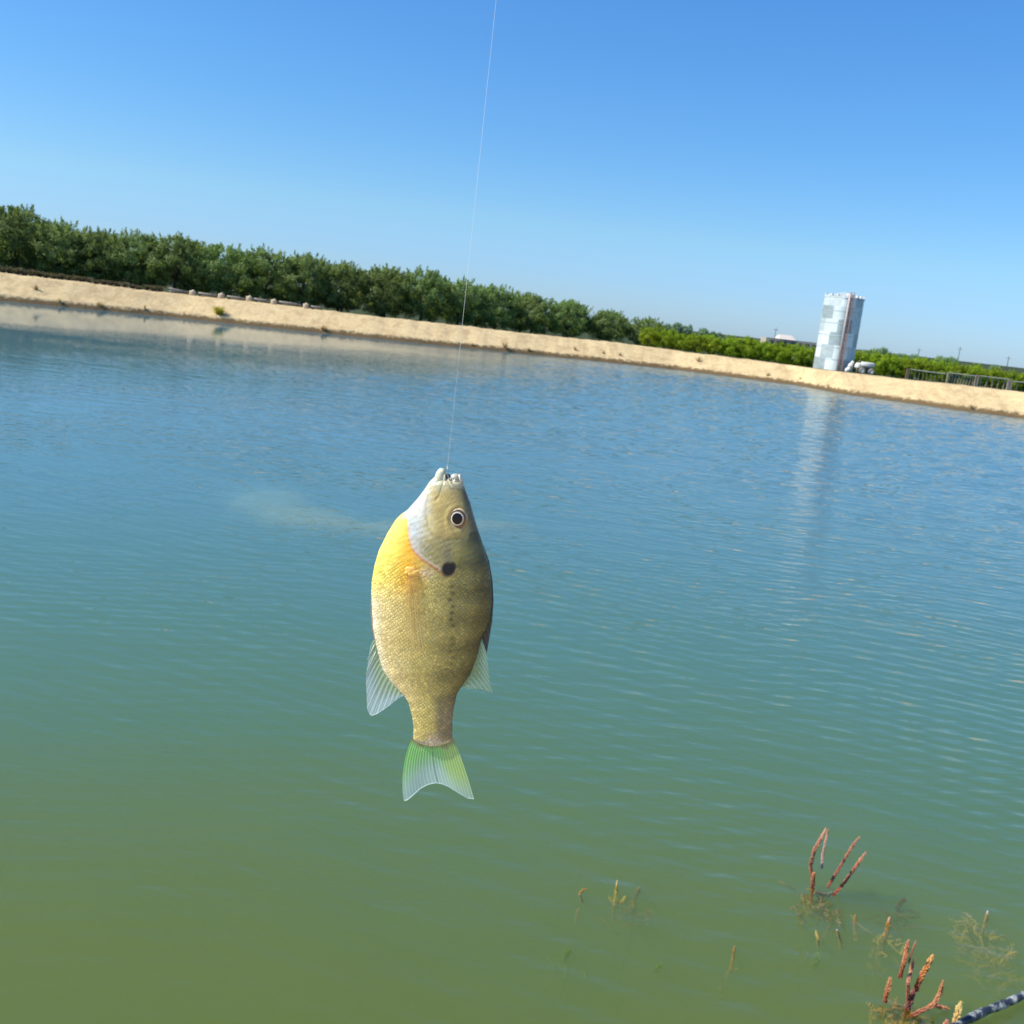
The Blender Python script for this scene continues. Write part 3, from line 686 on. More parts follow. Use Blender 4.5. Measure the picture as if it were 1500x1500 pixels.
for (wx, wy, lab) in [(985, 540.5, 'white stone at the waterline below the dark orchard end'), (1081, 552.5, 'small white stone at the waterline left of the steel tank reflection')]:
    p = on_z(wx, wy); m = MB(); m.blob((0, 0, .03), (.28 if wx < 1000 else .14, .12, .10), 9, 6)
    o = m.build('stone', white_paint, None, True); o.location = (p.x, p.y+.05, .02); tag(o, lab, 'stone')

# ------------------------------------------------------------------ water plants
pm = NT('water_plant'); pc = pm.attr()
pm.l(pc, pm.p.inputs['Base Color']); pm.p.inputs['Roughness'].default_value = .55
ptl = pm.n('ShaderNodeBsdfTranslucent'); pm.l(pc, ptl.inputs[0]); pmx = pm.n('ShaderNodeMixShader'); pmx.inputs[0].default_value = .3
pm.l(pm.p.outputs[0], pmx.inputs[1]); pm.l(ptl.outputs[0], pmx.inputs[2]); pm.l(pmx.outputs[0], pm.out.inputs[0])
plant_m = pm.m
RED = (.58, .15, .09); ORANGE = (.88, .46, .22); PINK = (.88, .48, .30); DKRED = (.42, .13, .09); YEL = (.88, .72, .30); TAN = (.80, .62, .64); GRN = (.30, .48, .08); MAROON = (.34, .16, .18)
def mixc(a, b, t): return tuple(a[i]*(1-t)+b[i]*t for i in range(3))
def spike(m, pts, r, c0, c1, rr, sub=None, loose=0.0):
    # a stem densely set with small fleshy leaflets; pts are world points base -> tip
    pts = [Vector(p) for p in pts]; seg = [(pts[i+1]-pts[i]).length for i in range(len(pts)-1)]; L = sum(seg)
    def at(d):
        for i, s in enumerate(seg):
            if d <= s or i == len(seg)-1: return pts[i]+(pts[i+1]-pts[i])*(d/s), (pts[i+1]-pts[i]).normalized()
            d -= s
    m.tube(pts, [r*.42]*(len(pts)-1)+[r*.2], 6, mixc(c0, c1, .4))
    d = 0; step = r*(.62+loose)
    while d < L:
        p, t = at(d); f = d/L
        env = r*(1.0 if f < .8 else 1.0-.55*(f-.8)/.2)*rr.uniform(.85, 1.12)
        a = t.orthogonal().normalized(); b = t.cross(a); ph = rr.uniform(0, 6.28); n = 5 if loose < .5 else 3
        for j in range(n):
            th = ph+6.28*j/n+rr.uniform(-.25, .25); o = a*math.cos(th)+b*math.sin(th)
            cc = mixc(mixc(c0, c1, min(1, max(0, f+rr.uniform(-.25, .25)))), (0.05, .03, .02), rr.choice([0, 0, 0, .1, .25]))
            rot = (o*.8+t*.75).to_track_quat('Z', 'Y').to_matrix()
            sz = env*rr.uniform(.42, .62)*(1+loose*.3)
            m.blob(p+o*env*.62+t*env*.1, (sz*.62, sz*.45, sz*1.25), 5, 4, cc, rot)
        d += step
def plant(name, base_px, stems, label, group='spiky water plants in the shallows', rad=4.6, z_off=0.0, feather=0, fcol=(MAROON, TAN), seed=1):
    """stems: list of (list of px points base->tip, radius px, c0, c1). base_px sits on the water plane."""
    rr = random.Random(seed)
    B = on_z(base_px[0], base_px[1], z_off); Yp = B.y
    root = empty(name, (B.x, Yp, B.z)); tag(root, label, 'water plant', group)
    for (pp, rp, c0, c1) in stems:
        m = MB(); pts = []
        for i, q in enumerate(pp):
            w = on_y(q[0], q[1], Yp + (rr.uniform(-.05, .05) if i else 0))
            pts.append(w-B)
        dist = (B-CAM).length
        spike(m, pts, .56*rp*dist/1500, c0, c1, rr)
        m.build('stem', plant_m, root, True)
    if feather:
        m = MB(); dist = (B-CAM).length; s = dist/1500
        for i in range(feather):
            # tangle of wispy shoots around the foot, below the surface
            ang = rr.uniform(0, 6.28); st = Vector((rr.gauss(0, 12)*s, rr.gauss(0, 14)*s, -rr.uniform(.055, .18)))
            dr = Vector((math.cos(ang), math.sin(ang), rr.uniform(-.6, .5))).normalized(); L = rr.uniform(12, 34)*s
            en = st+dr*L; en.z = min(en.z, -.05)
            spike(m, [st, st.lerp(en, .5)+Vector((0, 0, rr.uniform(-.02, .02))), en], rr.uniform(1.6, 2.8)*s, fcol[0], fcol[1], rr, loose=.8)
        # the stem down to the bed
        m.tube([(0, 0, -.03), (.02, .03, -.25), (-.03, .02, -.7)], .008, 6, fcol[0])
        m.build('submerged_shoots', plant_m, root, True)
    return root
plant('water_plant', (1205, 1306), [
    ([(1189, 1322), (1191, 1295), (1187, 1268), (1193, 1245), (1204, 1226), (1210, 1213)], 4.4, DKRED, PINK),
    ([(1190, 1300), (1192, 1278)], 4.6, RED, ORANGE),
    ([(1204, 1272), (1205, 1252), (1210, 1230), (1213, 1214)], 3.0, TAN, PINK),
    ([(1212, 1300), (1228, 1274), (1240, 1254), (1251, 1236), (1260, 1225)], 3.6, DKRED, PINK),
    ([(1220, 1312), (1233, 1298), (1246, 1280), (1259, 1262), (1269, 1247)], 4.0, RED, PINK),
    ], 'red water plant with four tall spikes above the surface, farthest from the lower edge', feather=44, seed=2)
plant('water_plant', (1326, 1474), [
    ([(1318, 1432), (1324, 1410), (1328, 1392), (1331, 1377)], 4.6, RED, ORANGE),
    ([(1331, 1410), (1337, 1392), (1342, 1378)], 2.2, DKRED, PINK),
    ([(1330, 1470), (1330, 1440), (1335, 1420), (1339, 1405)], 4.0, DKRED, PINK),
    ([(1341, 1450), (1350, 1430), (1360, 1412), (1367, 1399)], 6.0, RED, (.95, .55, .16)),
    ([(1296, 1468), (1300, 1450), (1305, 1431)], 5.2, RED, ORANGE),
    ([(1326, 1500), (1328, 1480), (1340, 1448)], 6.5, MAROON, DKRED),
    ], 'largest red water plant, with thick orange tipped spikes, left of the branch', feather=80, seed=3)
plant('water_plant', (1350, 1486), [
    ([(1330, 1490), (1352, 1480), (1368, 1472), (1377, 1455), (1382, 1436)], 4.8, DKRED, ORANGE),
    ([(1362, 1472), (1378, 1475), (1391, 1478)], 4.4, RED, ORANGE),
    ], 'red water plant reaching out sideways just above the floating branch end', feather=14, seed=4)
plant('water_plant', (1397, 1508), [
    ([(1392, 1520), (1399, 1498), (1404, 1480), (1408, 1467)], 6.6, (.85, .5, .2), YEL),
    ([(1380, 1512), (1388, 1494)], 5.0, RED, PINK),
    ], 'pale yellow spike at the lower edge, beside the floating branch', feather=10, seed=5)
SUBG = 'submerged water plants showing dimly'
def sub(label, base, stems, feather=0, fcol=(TAN, TAN), seed=1, z=-.045): plant('submerged_plant', base, stems, label, SUBG, z_off=z, feather=feather, fcol=fcol, seed=seed)
sub('small pinkish submerged spike right below the farthest red plant', (1253, 1350), [([(1254, 1378), (1252, 1360), (1253, 1340)], 4.2, TAN, PINK)], seed=6)
sub('small tan submerged spike left of the pinkish one', (1229, 1370), [([(1233, 1392), (1230, 1376), (1226, 1362)], 3.8, TAN, TAN)], seed=7)
sub('small submerged spike with a lime green tuft under it', (1197, 1372), [([(1199, 1388), (1198, 1375), (1195, 1363)], 3.4, TAN, TAN), ([(1192, 1418), (1196, 1405), (1199, 1396)], 8, GRN, (.45, .6, .12))], seed=8)
sub('taller tan submerged plant left of the largest red plant', (1297, 1360), [([(1290, 1400), (1296, 1378), (1303, 1344)], 4.8, TAN, ORANGE), ([(1286, 1425), (1287, 1400), (1292, 1370)], 6.5, TAN, TAN), ([(1284, 1432), (1276, 1418), (1270, 1410)], 6.5, TAN, TAN), ([(1290, 1430), (1296, 1420)], 6.5, TAN, PINK)], feather=12, seed=9)
sub('dark reddish submerged tuft between the two tall red plants', (1318, 1322), [([(1312, 1332), (1318, 1325), (1326, 1316)], 5, MAROON, MAROON)], feather=20, fcol=(MAROON, MAROON), seed=10, z=-.09)
sub('broad pale submerged clump near the right edge', (1430, 1350), [([(1436, 1395), (1425, 1370), (1412, 1348)], 5, TAN, TAN), ([(1434, 1380), (1442, 1358), (1447, 1334)], 4, TAN, TAN), ([(1448, 1380), (1457, 1366)], 5, TAN, PINK), ([(1430, 1400), (1440, 1388)], 7, TAN, TAN)], feather=70, seed=11, z=-.08)
sub('faint low submerged clump below the broad pale one', (1470, 1398), [([(1465, 1415), (1475, 1402), (1490, 1395)], 6, TAN, TAN)], feather=50, seed=12, z=-.13)
sub('curled tan submerged plant, leftmost of the water plants', (853, 1310), [([(853, 1322), (849, 1310), (853, 1304), (861, 1302)], 3.2, TAN, PINK), ([(843, 1352), (848, 1330)], 4.5, TAN, TAN)], seed=13)
sub('yellow-tan submerged plant with three stubby arms, second from the left', (902, 1310), [([(898, 1350), (900, 1325), (903, 1305), (904, 1290)], 3.8, TAN, YEL), ([(901, 1326), (892, 1314)], 4, TAN, YEL), ([(902, 1324), (913, 1320), (916, 1313)], 4, TAN, YEL)], seed=14)
sub('dim brownish submerged tuft right of the three armed one', (930, 1312), [([(925, 1330), (932, 1312), (936, 1300)], 5, MAROON, TAN)], feather=26, fcol=(MAROON, TAN), seed=15, z=-.13)
sub('lone tan submerged spike midway between the left and right plants', (1075, 1392), [([(1062, 1432), (1070, 1420), (1074, 1402), (1076, 1386)], 3.6, TAN, ORANGE), ([(1068, 1424), (1080, 1419)], 3.2, TAN, TAN), ([(1058, 1458), (1055, 1446)], 5, TAN, TAN)], seed=16)
sub('faint green submerged tuft below the leftmost plant', (830, 1398), [([(826, 1406), (834, 1390)], 7, GRN, GRN)], feather=8, fcol=(GRN, GRN), seed=17, z=-.15)
sub('small faint green submerged sprig left of the lone tan spike', (962, 1416), [([(958, 1424), (970, 1412)], 5, GRN, GRN)], seed=18, z=-.12)

# floating branch
m = MB(); bp = []
for q in [(1330, 1541), (1372, 1519), (1405, 1501), (1440, 1484), (1470, 1470), (1500, 1457), (1560, 1428), (1640, 1388)]:
    p = on_z(q[0], q[1]+random.uniform(-1.5, 1.5), .03); bp.append(p)
O = bp[0].copy(); path = []
for i in range(len(bp)-1):
    for t in np.linspace(0, 1, 7)[:-1]: path.append(bp[i].lerp(bp[i+1], t)-O)
rr = random.Random(4); m.tube(path, [.020*(1+rr.uniform(-.18, .18)) for _ in path], 12)
for q in (9, 17, 24): m.blob(path[q]+Vector((0, 0, .012)), (.02, .018, .014), 8, 5)
bm_ = NT('wet_branch'); nz = bm_.noise(14, 5, .65, bm_.coord()); nz2 = bm_.noise(45, 3, .6, bm_.coord())
bm_.l(bm_.ramp(nz.outputs[0], [(.36, (.018, .022, .04)), (.47, (.035, .04, .06)), (.52, (.24, .26, .26)), (.60, (.50, .52, .46))]).outputs[0], bm_.p.inputs['Base Color'])
bm_.p.inputs['Roughness'].default_value = .4; bm_.l(bm_.bump(nz2.outputs[0], .6, .01), bm_.p.inputs['Normal'])
br = m.build('floating_branch', bm_.m, None, True); br.location = O
tag(br, 'dark mottled branch floating across the lower right corner', 'branch')

# ------------------------------------------------------------------ the fish
FD = 0.487
SFX = FD/FPX        # metres per pixel near the fish
def fp(px, py, dep=0.0):
    """pixel -> world on the fish's plane; dep in pixels towards the camera"""
    p = on_y(px, py, FD); p = p.copy(); p.y -= dep*SFX; return p
ORG = fp(655, 690)
fish = empty('bluegill_fish', ORG)
tag(fish, 'small yellow-bellied olive sunfish hanging by its mouth from the line', 'fish')
LEFT = [(686, 641), (690, 638), (700, 632.5), (716, 622.4), (731, 611), (742, 601), (747, 597), (752, 589), (760, 580.5), (780, 568), (806, 555), (827, 548.8), (851, 544.6), (870, 543.8), (894, 545), (922, 546.5), (936, 549.5), (953, 553), (970, 557.5), (982, 561.5), (1000, 574), (1017, 590.5), (1029, 598.5), (1050, 604), (1066, 606), (1083, 605), (1092, 606)]
RIGHT = [(686, 668), (690, 674), (700, 677.5), (715, 681), (737, 689), (755, 694), (772, 699), (804, 710), (824, 716.2), (851, 720), (878, 721), (900, 719.5), (918, 714), (932, 706), (950, 702), (965, 697.7), (987, 689), (1006, 676), (1016, 669.5), (1038, 664.7), (1057, 662.5), (1085, 663), (1092, 662)]
THK = [(686, 6), (695, 9), (710, 13), (740, 21), (780, 27), (830, 31), (880, 31), (930, 27), (980, 20), (1020, 13), (1060, 9), (1085, 6), (1092, 3)]
def smooth_interp(y, pts):
    ky = np.array([p[0] for p in pts], float); kv = np.array([p[1] for p in pts], float)
    g = np.arange(ky[0], ky[-1]+1, 1.0); v = np.interp(g, ky, kv)
    k = np.hanning(9); k /= k.sum(); vp = np.convolve(np.pad(v, 4, mode='edge'), k, 'valid')
    return np.interp(y, g, vp)
GILL = np.array([(599, 757), (600, 770), (602, 785), (606, 797), (613, 806), (622, 814), (632, 821), (642, 827), (648, 833), (653, 837), (660, 839), (668, 836), (673, 829), (675, 820), (678, 808), (684, 792), (690, 776)], float)
def seg_dist(px, py, poly):
    d = np.full(px.shape, 1e9); 
    for a, b in zip(poly[:-1], poly[1:]):
        ab = b-a; t = np.clip(((px-a[0])*ab[0]+(py-a[1])*ab[1])/(ab@ab), 0, 1)
        d = np.minimum(d, np.hypot(px-a[0]-t*ab[0], py-a[1]-t*ab[1]))
    return d
gx_, gy_ = GILL[:, 0], GILL[:, 1]
def gill_y(px): # y of gill edge for column x
    return np.interp(px, gx_, np.maximum.accumulate(gy_)*0+gy_)
def sm(a, b, x): t = np.clip((x-a)/(b-a), 0, 1); return t*t*(3-2*t)
def relief(px, py):
    gy = gill_y(px); d = gy-py        # >0: on the head side
    h = 1.5*sm(-1.2, 1.5, d)*(1-sm(40, 85, d))*(px > 596)*(1-sm(676, 690, px))
    # preopercle ridge and orbit bulge, cheek dip
    e = np.hypot((px-672)/15., (py-757)/18.)
    h = h + 1.4*np.exp(-((e-1.02)/.22)**2)
    pre = np.array([(628, 722), (626, 745), (630, 768), (640, 780), (655, 786), (672, 785)], float)
    dd = seg_dist(px, py, pre); h = h - .6*np.exp(-(dd/2.6)**2) + .35*fbm(px, py, .45, 3, 61)*(py < 840)
    max_ = np.array([(652, 692), (650, 706), (645, 722), (640, 730)], float)
    h = h - 1.1*np.exp(-(seg_dist(px, py, max_)/1.6)**2)
    max2 = np.array([(654, 700), (662, 714), (676, 716)], float)
    h = h - .8*np.exp(-(seg_dist(px, py, max2)/1.5)**2)
    return h
def body_depth(px, py):
    L = smooth_interp(py, LEFT); Rr = smooth_interp(py, RIGHT); c = (L+Rr)/2; a = (Rr-L)/2
    q = np.clip((px-c)/a, -1, 1); return smooth_interp(py, THK)*np.sqrt(1-q*q)**.92
def fish_color(px, py):
    L = smooth_interp(py, LEFT); Rr = smooth_interp(py, RIGHT); w = np.clip((px-L)/(Rr-L), 0, 1)
    C = lambda *a: np.array(a)[None, :]
    n1 = fbm(px, py, .22, 4, 21); n2 = fbm(px, py, .6, 3, 22); n3 = fbm(px, py*.5, .09, 3, 23)
    W_ = w + .035*n1
    def mixn(A, B, t): return A*(1-t[:, None])+B*t[:, None]
    base = mixn(C(.86, .74, .36)+0*px[:, None], C(.64, .56, .20), sm(.12, .45, W_))
    base = mixn(base, C(.34, .31, .11), sm(.45, .82, W_))
    base = mixn(base, C(.12, .11, .04), sm(.78, .98, W_))
    # warm band along the belly flank
    base = mixn(base, C(.66, .50, .12), .35*np.exp(-((w-.26)/.13)**2)*sm(830, 850, py)*(1-sm(930, 965, py)))
    base = mixn(base, C(.85, .78, .55), (1-sm(.02, .12, w))*sm(850, 880, py))
    # faint dark bars on the back
    bars = .5+.5*np.sin(py*.155+.6*n3); base = base*(1-.34*bars*sm(.42, .75, w))[:, None]
    # caudal peduncle: silvery
    ped = sm(1000, 1050, py); base = mixn(base, mixn(C(.60, .52, .17)+0*px[:, None], C(.30, .25, .16), sm(.42, .75, W_)), ped*.8)
    base = mixn(base, C(.55, .45, .45), sm(1064, 1085, py)*np.exp(-((w-.5)/.16)**2)*.7)
    base = mixn(base, C(.62, .58, .45), sm(1080, 1086, py))
    # breast: strong orange yellow
    br_ = (1-sm(.26, .56, w+.03*n1))*sm(748, 762, py)*(1-sm(826, 890, py+7*n1))
    br2 = (py > gill_y(px)-1) | (px < 598)
    base = mixn(base, mixn(C(.98, .80, .16)+0*px[:, None], C(.95, .50, .03), sm(.10, .36, w+.05*n2)), br_*br2)
    # head
    head = ((py < gill_y(px)) & (px >= 597)) | (py < 750)
    head = head.astype(float)*(1-sm(800, 840, py)*(w > .72))*(1-sm(.66, .74, w)*sm(775, 800, py))
    hc = mixn(C(.66, .66, .58)+0*px[:, None], C(.56, .43, .16), sm(616, 640, px+3*n1+2*n2))
    hc = mixn(hc, C(.36, .29, .11), sm(655, 690, px+2*n1))
    hc = mixn(hc, C(.13, .11, .06), sm(.86, .98, w))
    hc = mixn(hc, C(.38, .34, .15), sm(772, 792, py+2*n2)*sm(606, 630, px+2*n1))
    hc = mixn(hc, C(.78, .66, .30), np.exp(-(((px-632)/10)**2+((py-765)/17)**2))*.9)       # yellow cheek
    hc = mixn(hc, C(.62, .74, .82), np.clip(n2+.0, 0, 1)*(1-sm(626, 642, px))*.7)            # bluish iridescence
    hc = mixn(hc, C(.52, .70, .86), np.exp(-(((px-608)/6)**2+((py-772)/14)**2))*.5*np.clip(.7+n2, 0, 1))
    hc = mixn(hc, C(.64, .64, .46), (1-sm(704, 722, py))*.7)                                    # pale jaws
    hc = mixn(hc, C(.42, .46, .30), np.exp(-((px-645)/3.5)**2)*(1-sm(712, 728, py))*.6)
    hc = mixn(hc, C(.20, .19, .14), np.exp(-(((px-661)/11)**2+((py-806)/16)**2))*.8)
    base = mixn(base, hc, head)
    # creases
    pre = np.array([(628, 722), (626, 745), (630, 768), (640, 780), (655, 786), (672, 785)], float)
    base = base*(1-.16*np.exp(-(seg_dist(px, py+1.5*n2, pre)/2.4)**2))[:, None]
    mx1 = np.array([(652, 692), (650, 706), (645, 722), (640, 730)], float); base = base*(1-.25*np.exp(-(seg_dist(px, py, mx1)/1.6)**2))[:, None]
    mx2 = np.array([(654, 700), (662, 714), (676, 716)], float); base = base*(1-.35*np.exp(-(seg_dist(px, py, mx2)/1.2)**2))[:, None]
    # pink gill margin
    ge = GILL[1:9]; base = mixn(base, C(.72, .24, .16), np.clip(.45+.35*n2+.25*sm(790, 815, py), 0, .85)*np.exp(-(seg_dist(px, py+1, ge)/(1.7))**2))
    ge2 = ge+np.array([3.5, -3]); base = mixn(base, C(.80, .66, .55), .6*np.exp(-(seg_dist(px, py, ge2)/1.5)**2))
    base = mixn(base, C(.78, .62, .48), .7*np.exp(-(((px-628)/9)**2+((py-832)/7)**2)))
    # black ear flap with a pale rim
    fl = np.hypot((px-660)/11.5, (py-825+.15*(px-660))/12.5)
    flm = (1-sm(.74, 1.04, fl))*sm(812, 820, py+1.5*n2)
    base = mixn(base, C(.34, .30, .17), (1-sm(1.0, 1.15, fl))*sm(822, 828, py))
    base = mixn(base, C(.012, .012, .014), flm)
    # lateral line: a run of dark scale spots
    for i in range(17):
        cx, cyy = 664-.10*i*0+2.2*math.sin(i*2.4), 852+i*9.5
        base = base*(1-(.72 if i < 7 else .35)*np.exp(-(((px-cx)/3.2)**2+((py-cyy)/2.8)**2)))[:, None]
    n4 = fbm(px, py, 1.3, 3, 27); base = base*(1+.12*n1+.12*n2+.10*n4*(py < 850))[:, None]
    # silver flecks
    return np.clip(base, 0.004, .97)
# body surface
NR, NC = 300, 260
yy = np.linspace(698, 1092, NR); th = np.linspace(0, 2*np.pi, NC, endpoint=False)
YY, TH = np.meshgrid(yy, th, indexing='ij')
Lr = smooth_interp(YY.ravel(), LEFT).reshape(YY.shape); Rr_ = smooth_interp(YY.ravel(), RIGHT).reshape(YY.shape)
Tk = smooth_interp(YY.ravel(), THK).reshape(YY.shape)
capf = np.clip((YY-687)/9, 0, 1)**.5*np.clip((1092-YY)/5+.15, 0, 1)**.5
cx_ = (Lr+Rr_)/2; ax = (Rr_-Lr)/2*np.where(YY < 708, .78+.22*np.clip((YY-698)/8, 0, 1)**.5, 1)*np.sqrt(1-np.clip((YY-1079)/13.4, 0, 1)**2*.97)
PX = cx_ + ax*np.cos(TH); DEP = Tk*np.sign(np.sin(TH))*np.abs(np.sin(TH))**.92*np.where(YY < 708, np.clip((YY-697.9)/10, 0, 1)**.5, 1)
rel = relief(PX.ravel(), YY.ravel()).reshape(PX.shape); DEP = DEP + np.sign(np.sin(TH))*rel*np.abs(np.sin(TH))**.5*(Tk/28)
def to_local(PXa, PYa, DEPa):
    # vectorised fp()
    a = (PXa-750)/FPX; b = -(PYa-750)/FPX
    dx = F.x+RV.x*a+UV.x*b; dy = F.y+RV.y*a+UV.y*b; dz = F.z+RV.z*a+UV.z*b
    t = FD/dy
    return np.stack([CAM.x+dx*t-ORG.x, FD+0*t-DEPa*SFX-ORG.y, CAM.z+dz*t-ORG.z], -1)
V = to_local(PX, YY, DEP).reshape(-1, 3)
ii = np.arange(NR*NC).reshape(NR, NC); jj = np.roll(ii, -1, 1)
Q = np.stack([ii[:-1], jj[:-1], jj[1:], ii[1:]], -1).reshape(-1, 4)
Cc = fish_color(PX.ravel(), YY.ravel())
# jaws: lower jaw (left lobe) and protruding upper lip (right lobe), part of the same body mesh
def lobe(cx, cyy, ra, rb, rc, tilt, colr, dep=0):
    n, m_ = 28, 18; vs = []
    for i in range(m_+1):
        ph = math.pi*i/m_
        for j in range(n):
            t = 2*math.pi*j/n; lx = ra*math.sin(ph)*math.cos(t); ly = rb*math.cos(ph); ld = rc*math.sin(ph)*math.sin(t)
            vs.append((cx+lx*math.cos(tilt)-ly*math.sin(tilt), cyy+lx*math.sin(tilt)+ly*math.cos(tilt), dep+ld))
    vs = np.array(vs); q = [(i*n+j, i*n+(j+1) % n, (i+1)*n+(j+1) % n, (i+1)*n+j) for i in range(m_) for j in range(n)]
    c = np.tile(np.array(colr)[None], (len(vs), 1))*(1+.12*fbm(vs[:, 0], vs[:, 1], .8, 3, 31))[:, None]
    return to_local(vs[:, 0], vs[:, 1], vs[:, 2]), np.array(q), np.clip(c, 0, 1)
for args in [(644.5, 700, 8.0, 15, 8, R(12), (.58, .62, .48)), (651.5, 704, 3.0, 14, 8.5, R(2), (.62, .60, .42)), (648.5, 691.5, 5, 5.5, 6.5, 0, (.50, .52, .36)),
             (656.5, 700, 4, 6, 5.5, 0, (.05, .04, .035), 0), (667, 704, 9.0, 8.5, 8, R(-8), (.46, .44, .36)), (666.5, 699, 7.2, 5.6, 8.0, R(8), (.56, .56, .48)), (640.5, 707, 8, 13, 8.5, R(24), (.60, .62, .50)), (674.5, 702, 3.2, 8, 6.5, R(-12), (.60, .58, .46)), (666.5, 709.5, 9.5, 4.0, 10.5, R(-12), (.58, .52, .36)), (660, 703, 3.0, 5.5, 9, R(10), (.55, .52, .40))]:  # the near-black lobe puts the mouth gap's shade in as colour
    v, q, c = lobe(*args); Q = np.concatenate([Q, q+len(V)]); V = np.concatenate([V, v]); Cc = np.concatenate([Cc, c])
body_me = mesh_np('body', V, Q, Cc)
fm = NT('fish_skin'); fc = fm.attr(); oc = fm.coord()
mp = fm.n('ShaderNodeMapping'); mp.inputs['Rotation'].default_value = (0, R(42), 0); mp.inputs['Scale'].default_value = (1.1, .35, 1.1); fm.l(oc, mp.inputs[0])
vo = fm.n('ShaderNodeTexVoronoi'); vo.inputs['Scale'].default_value = 620; vo.inputs['Randomness'].default_value = .5; fm.l(mp.outputs[0], vo.inputs['Vector'])
ve = fm.n('ShaderNodeTexVoronoi', _feature='DISTANCE_TO_EDGE'); ve.inputs['Scale'].default_value = 620; ve.inputs['Randomness'].default_value = .5; fm.l(mp.outputs[0], ve.inputs['Vector'])
so = fm.n('ShaderNodeSeparateXYZ'); fm.l(oc, so.inputs[0])
# scales only behind the head
bodymask = fm.ramp(fm.math('MULTIPLY', so.outputs[2], -1000*.01), [(.40, 0.0), (.50, 1.0)]).outputs[0]
edge = fm.ramp(ve.outputs['Distance'], [(.0, .56), (.14, 1.0), (.5, 1.05)]).outputs[0]
c = fm.mix(fm.math('MULTIPLY', bodymask, .8), fc, fm.mix(1.0, fc, edge, 'MULTIPLY'))
rc = fm.n('ShaderNodeSeparateColor'); fm.l(vo.outputs['Color'], rc.inputs[0])
spk = fm.ramp(rc.outputs[0], [(.80, 0.0), (.86, 1.0)]).outputs[0]
c = fm.mix(fm.math('MULTIPLY', fm.math('MULTIPLY', spk, bodymask), .3), c, fm.mix(1.0, c, (2.1, 2.0, 1.8), 'MULTIPLY'))  # scale sparkle painted in: random scales get a brighter base colour
fm.l(c, fm.p.inputs['Base Color'])
fm.l(fm.math('MULTIPLY_ADD', rc.outputs[1], .22, .24), fm.p.inputs['Roughness'])
fm.p.inputs['Metallic'].default_value = .12; fm.p.inputs['Specular IOR Level'].default_value = .4
fm.p.inputs['Coat Weight'].default_value = .16; fm.p.inputs['Coat Roughness'].default_value = .12
nzf = fm.noise(900, 3, .6, oc)
hh = fm.math('ADD', fm.math('MULTIPLY', fm.math('MINIMUM', ve.outputs['Distance'], .25), bodymask), fm.math('MULTIPLY', nzf.outputs[0], .22))
# each scale tilts a little, so some flash in the sun
vv = fm.n('ShaderNodeVectorMath', _operation='SUBTRACT'); fm.l(vo.outputs['Color'], vv.inputs[0]); vv.inputs[1].default_value = (.5, .5, .5)
vsn = fm.n('ShaderNodeVectorMath', _operation='SCALE'); fm.l(vv.outputs[0], vsn.inputs[0]); fm.l(fm.math('MULTIPLY', bodymask, .30), vsn.inputs['Scale'])
bn = fm.bump(hh, .8, .0007)
va_ = fm.n('ShaderNodeVectorMath', _operation='ADD'); fm.l(bn, va_.inputs[0]); fm.l(vsn.outputs[0], va_.inputs[1])
vn_ = fm.n('ShaderNodeVectorMath', _operation='NORMALIZE'); fm.l(va_.outputs[0], vn_.inputs[0])
fm.l(vn_.outputs[0], fm.p.inputs['Normal']); fm.l(bn, fm.p.inputs['Coat Normal'])
link('body', body_me, fish, fm.m)

# eyes
em = NT('fish_eye'); em.l(em.attr(), em.p.inputs['Base Color']); em.p.inputs['Roughness'].default_value = .25
em.p.inputs['Coat Weight'].default_value = .18; em.p.inputs['Specular IOR Level'].default_value = .25; em.p.inputs['Coat Roughness'].default_value = .04
def eye(side):
    n, rings = 48, 30; vs = []; cs = []
    d0 = float(body_depth(np.array([672.]), np.array([757.]))[0])-2.0
    for i in range(rings+1):
        f = i/rings
        for j in range(n):
            t = 2*math.pi*j/n; x = 672.5+13.8*f*math.cos(t); y = 757+16.8*f*math.sin(t)
            dx, dy = 13.2*f*math.cos(t)+1.0, 16.2*f*math.sin(t)+1.5
            rho = math.hypot(dx/1.0, dy/1.08)
            if rho < 7.3: c = (.004, .004, .008)
            elif rho < 8.9: c = (.66, .58, .50)
            elif f < .84: c = mixc((.07, .05, .04), (.19, .13, .08), .5+.5*math.sin(t+.6))
            elif f < .95: c = mixc((.56, .46, .32), (.36, .26, .13), .5+.5*math.sin(t*2+1))
            else: c = (.48, .29, .05)
            cs.append(c); vs.append((x, y, side*(d0+6.5*math.sqrt(max(0, 1-f*f*.98))-1.5*(f > .9))))
    vs = np.array(vs); q = [(i*n+j, i*n+(j+1) % n, (i+1)*n+(j+1) % n, (i+1)*n+j) for i in range(rings) for j in range(n)]
    link('eye', mesh_np('eye', to_local(vs[:, 0], vs[:, 1], vs[:, 2]), q, np.array(cs)), fish, em.m)
eye(1); eye(-1)

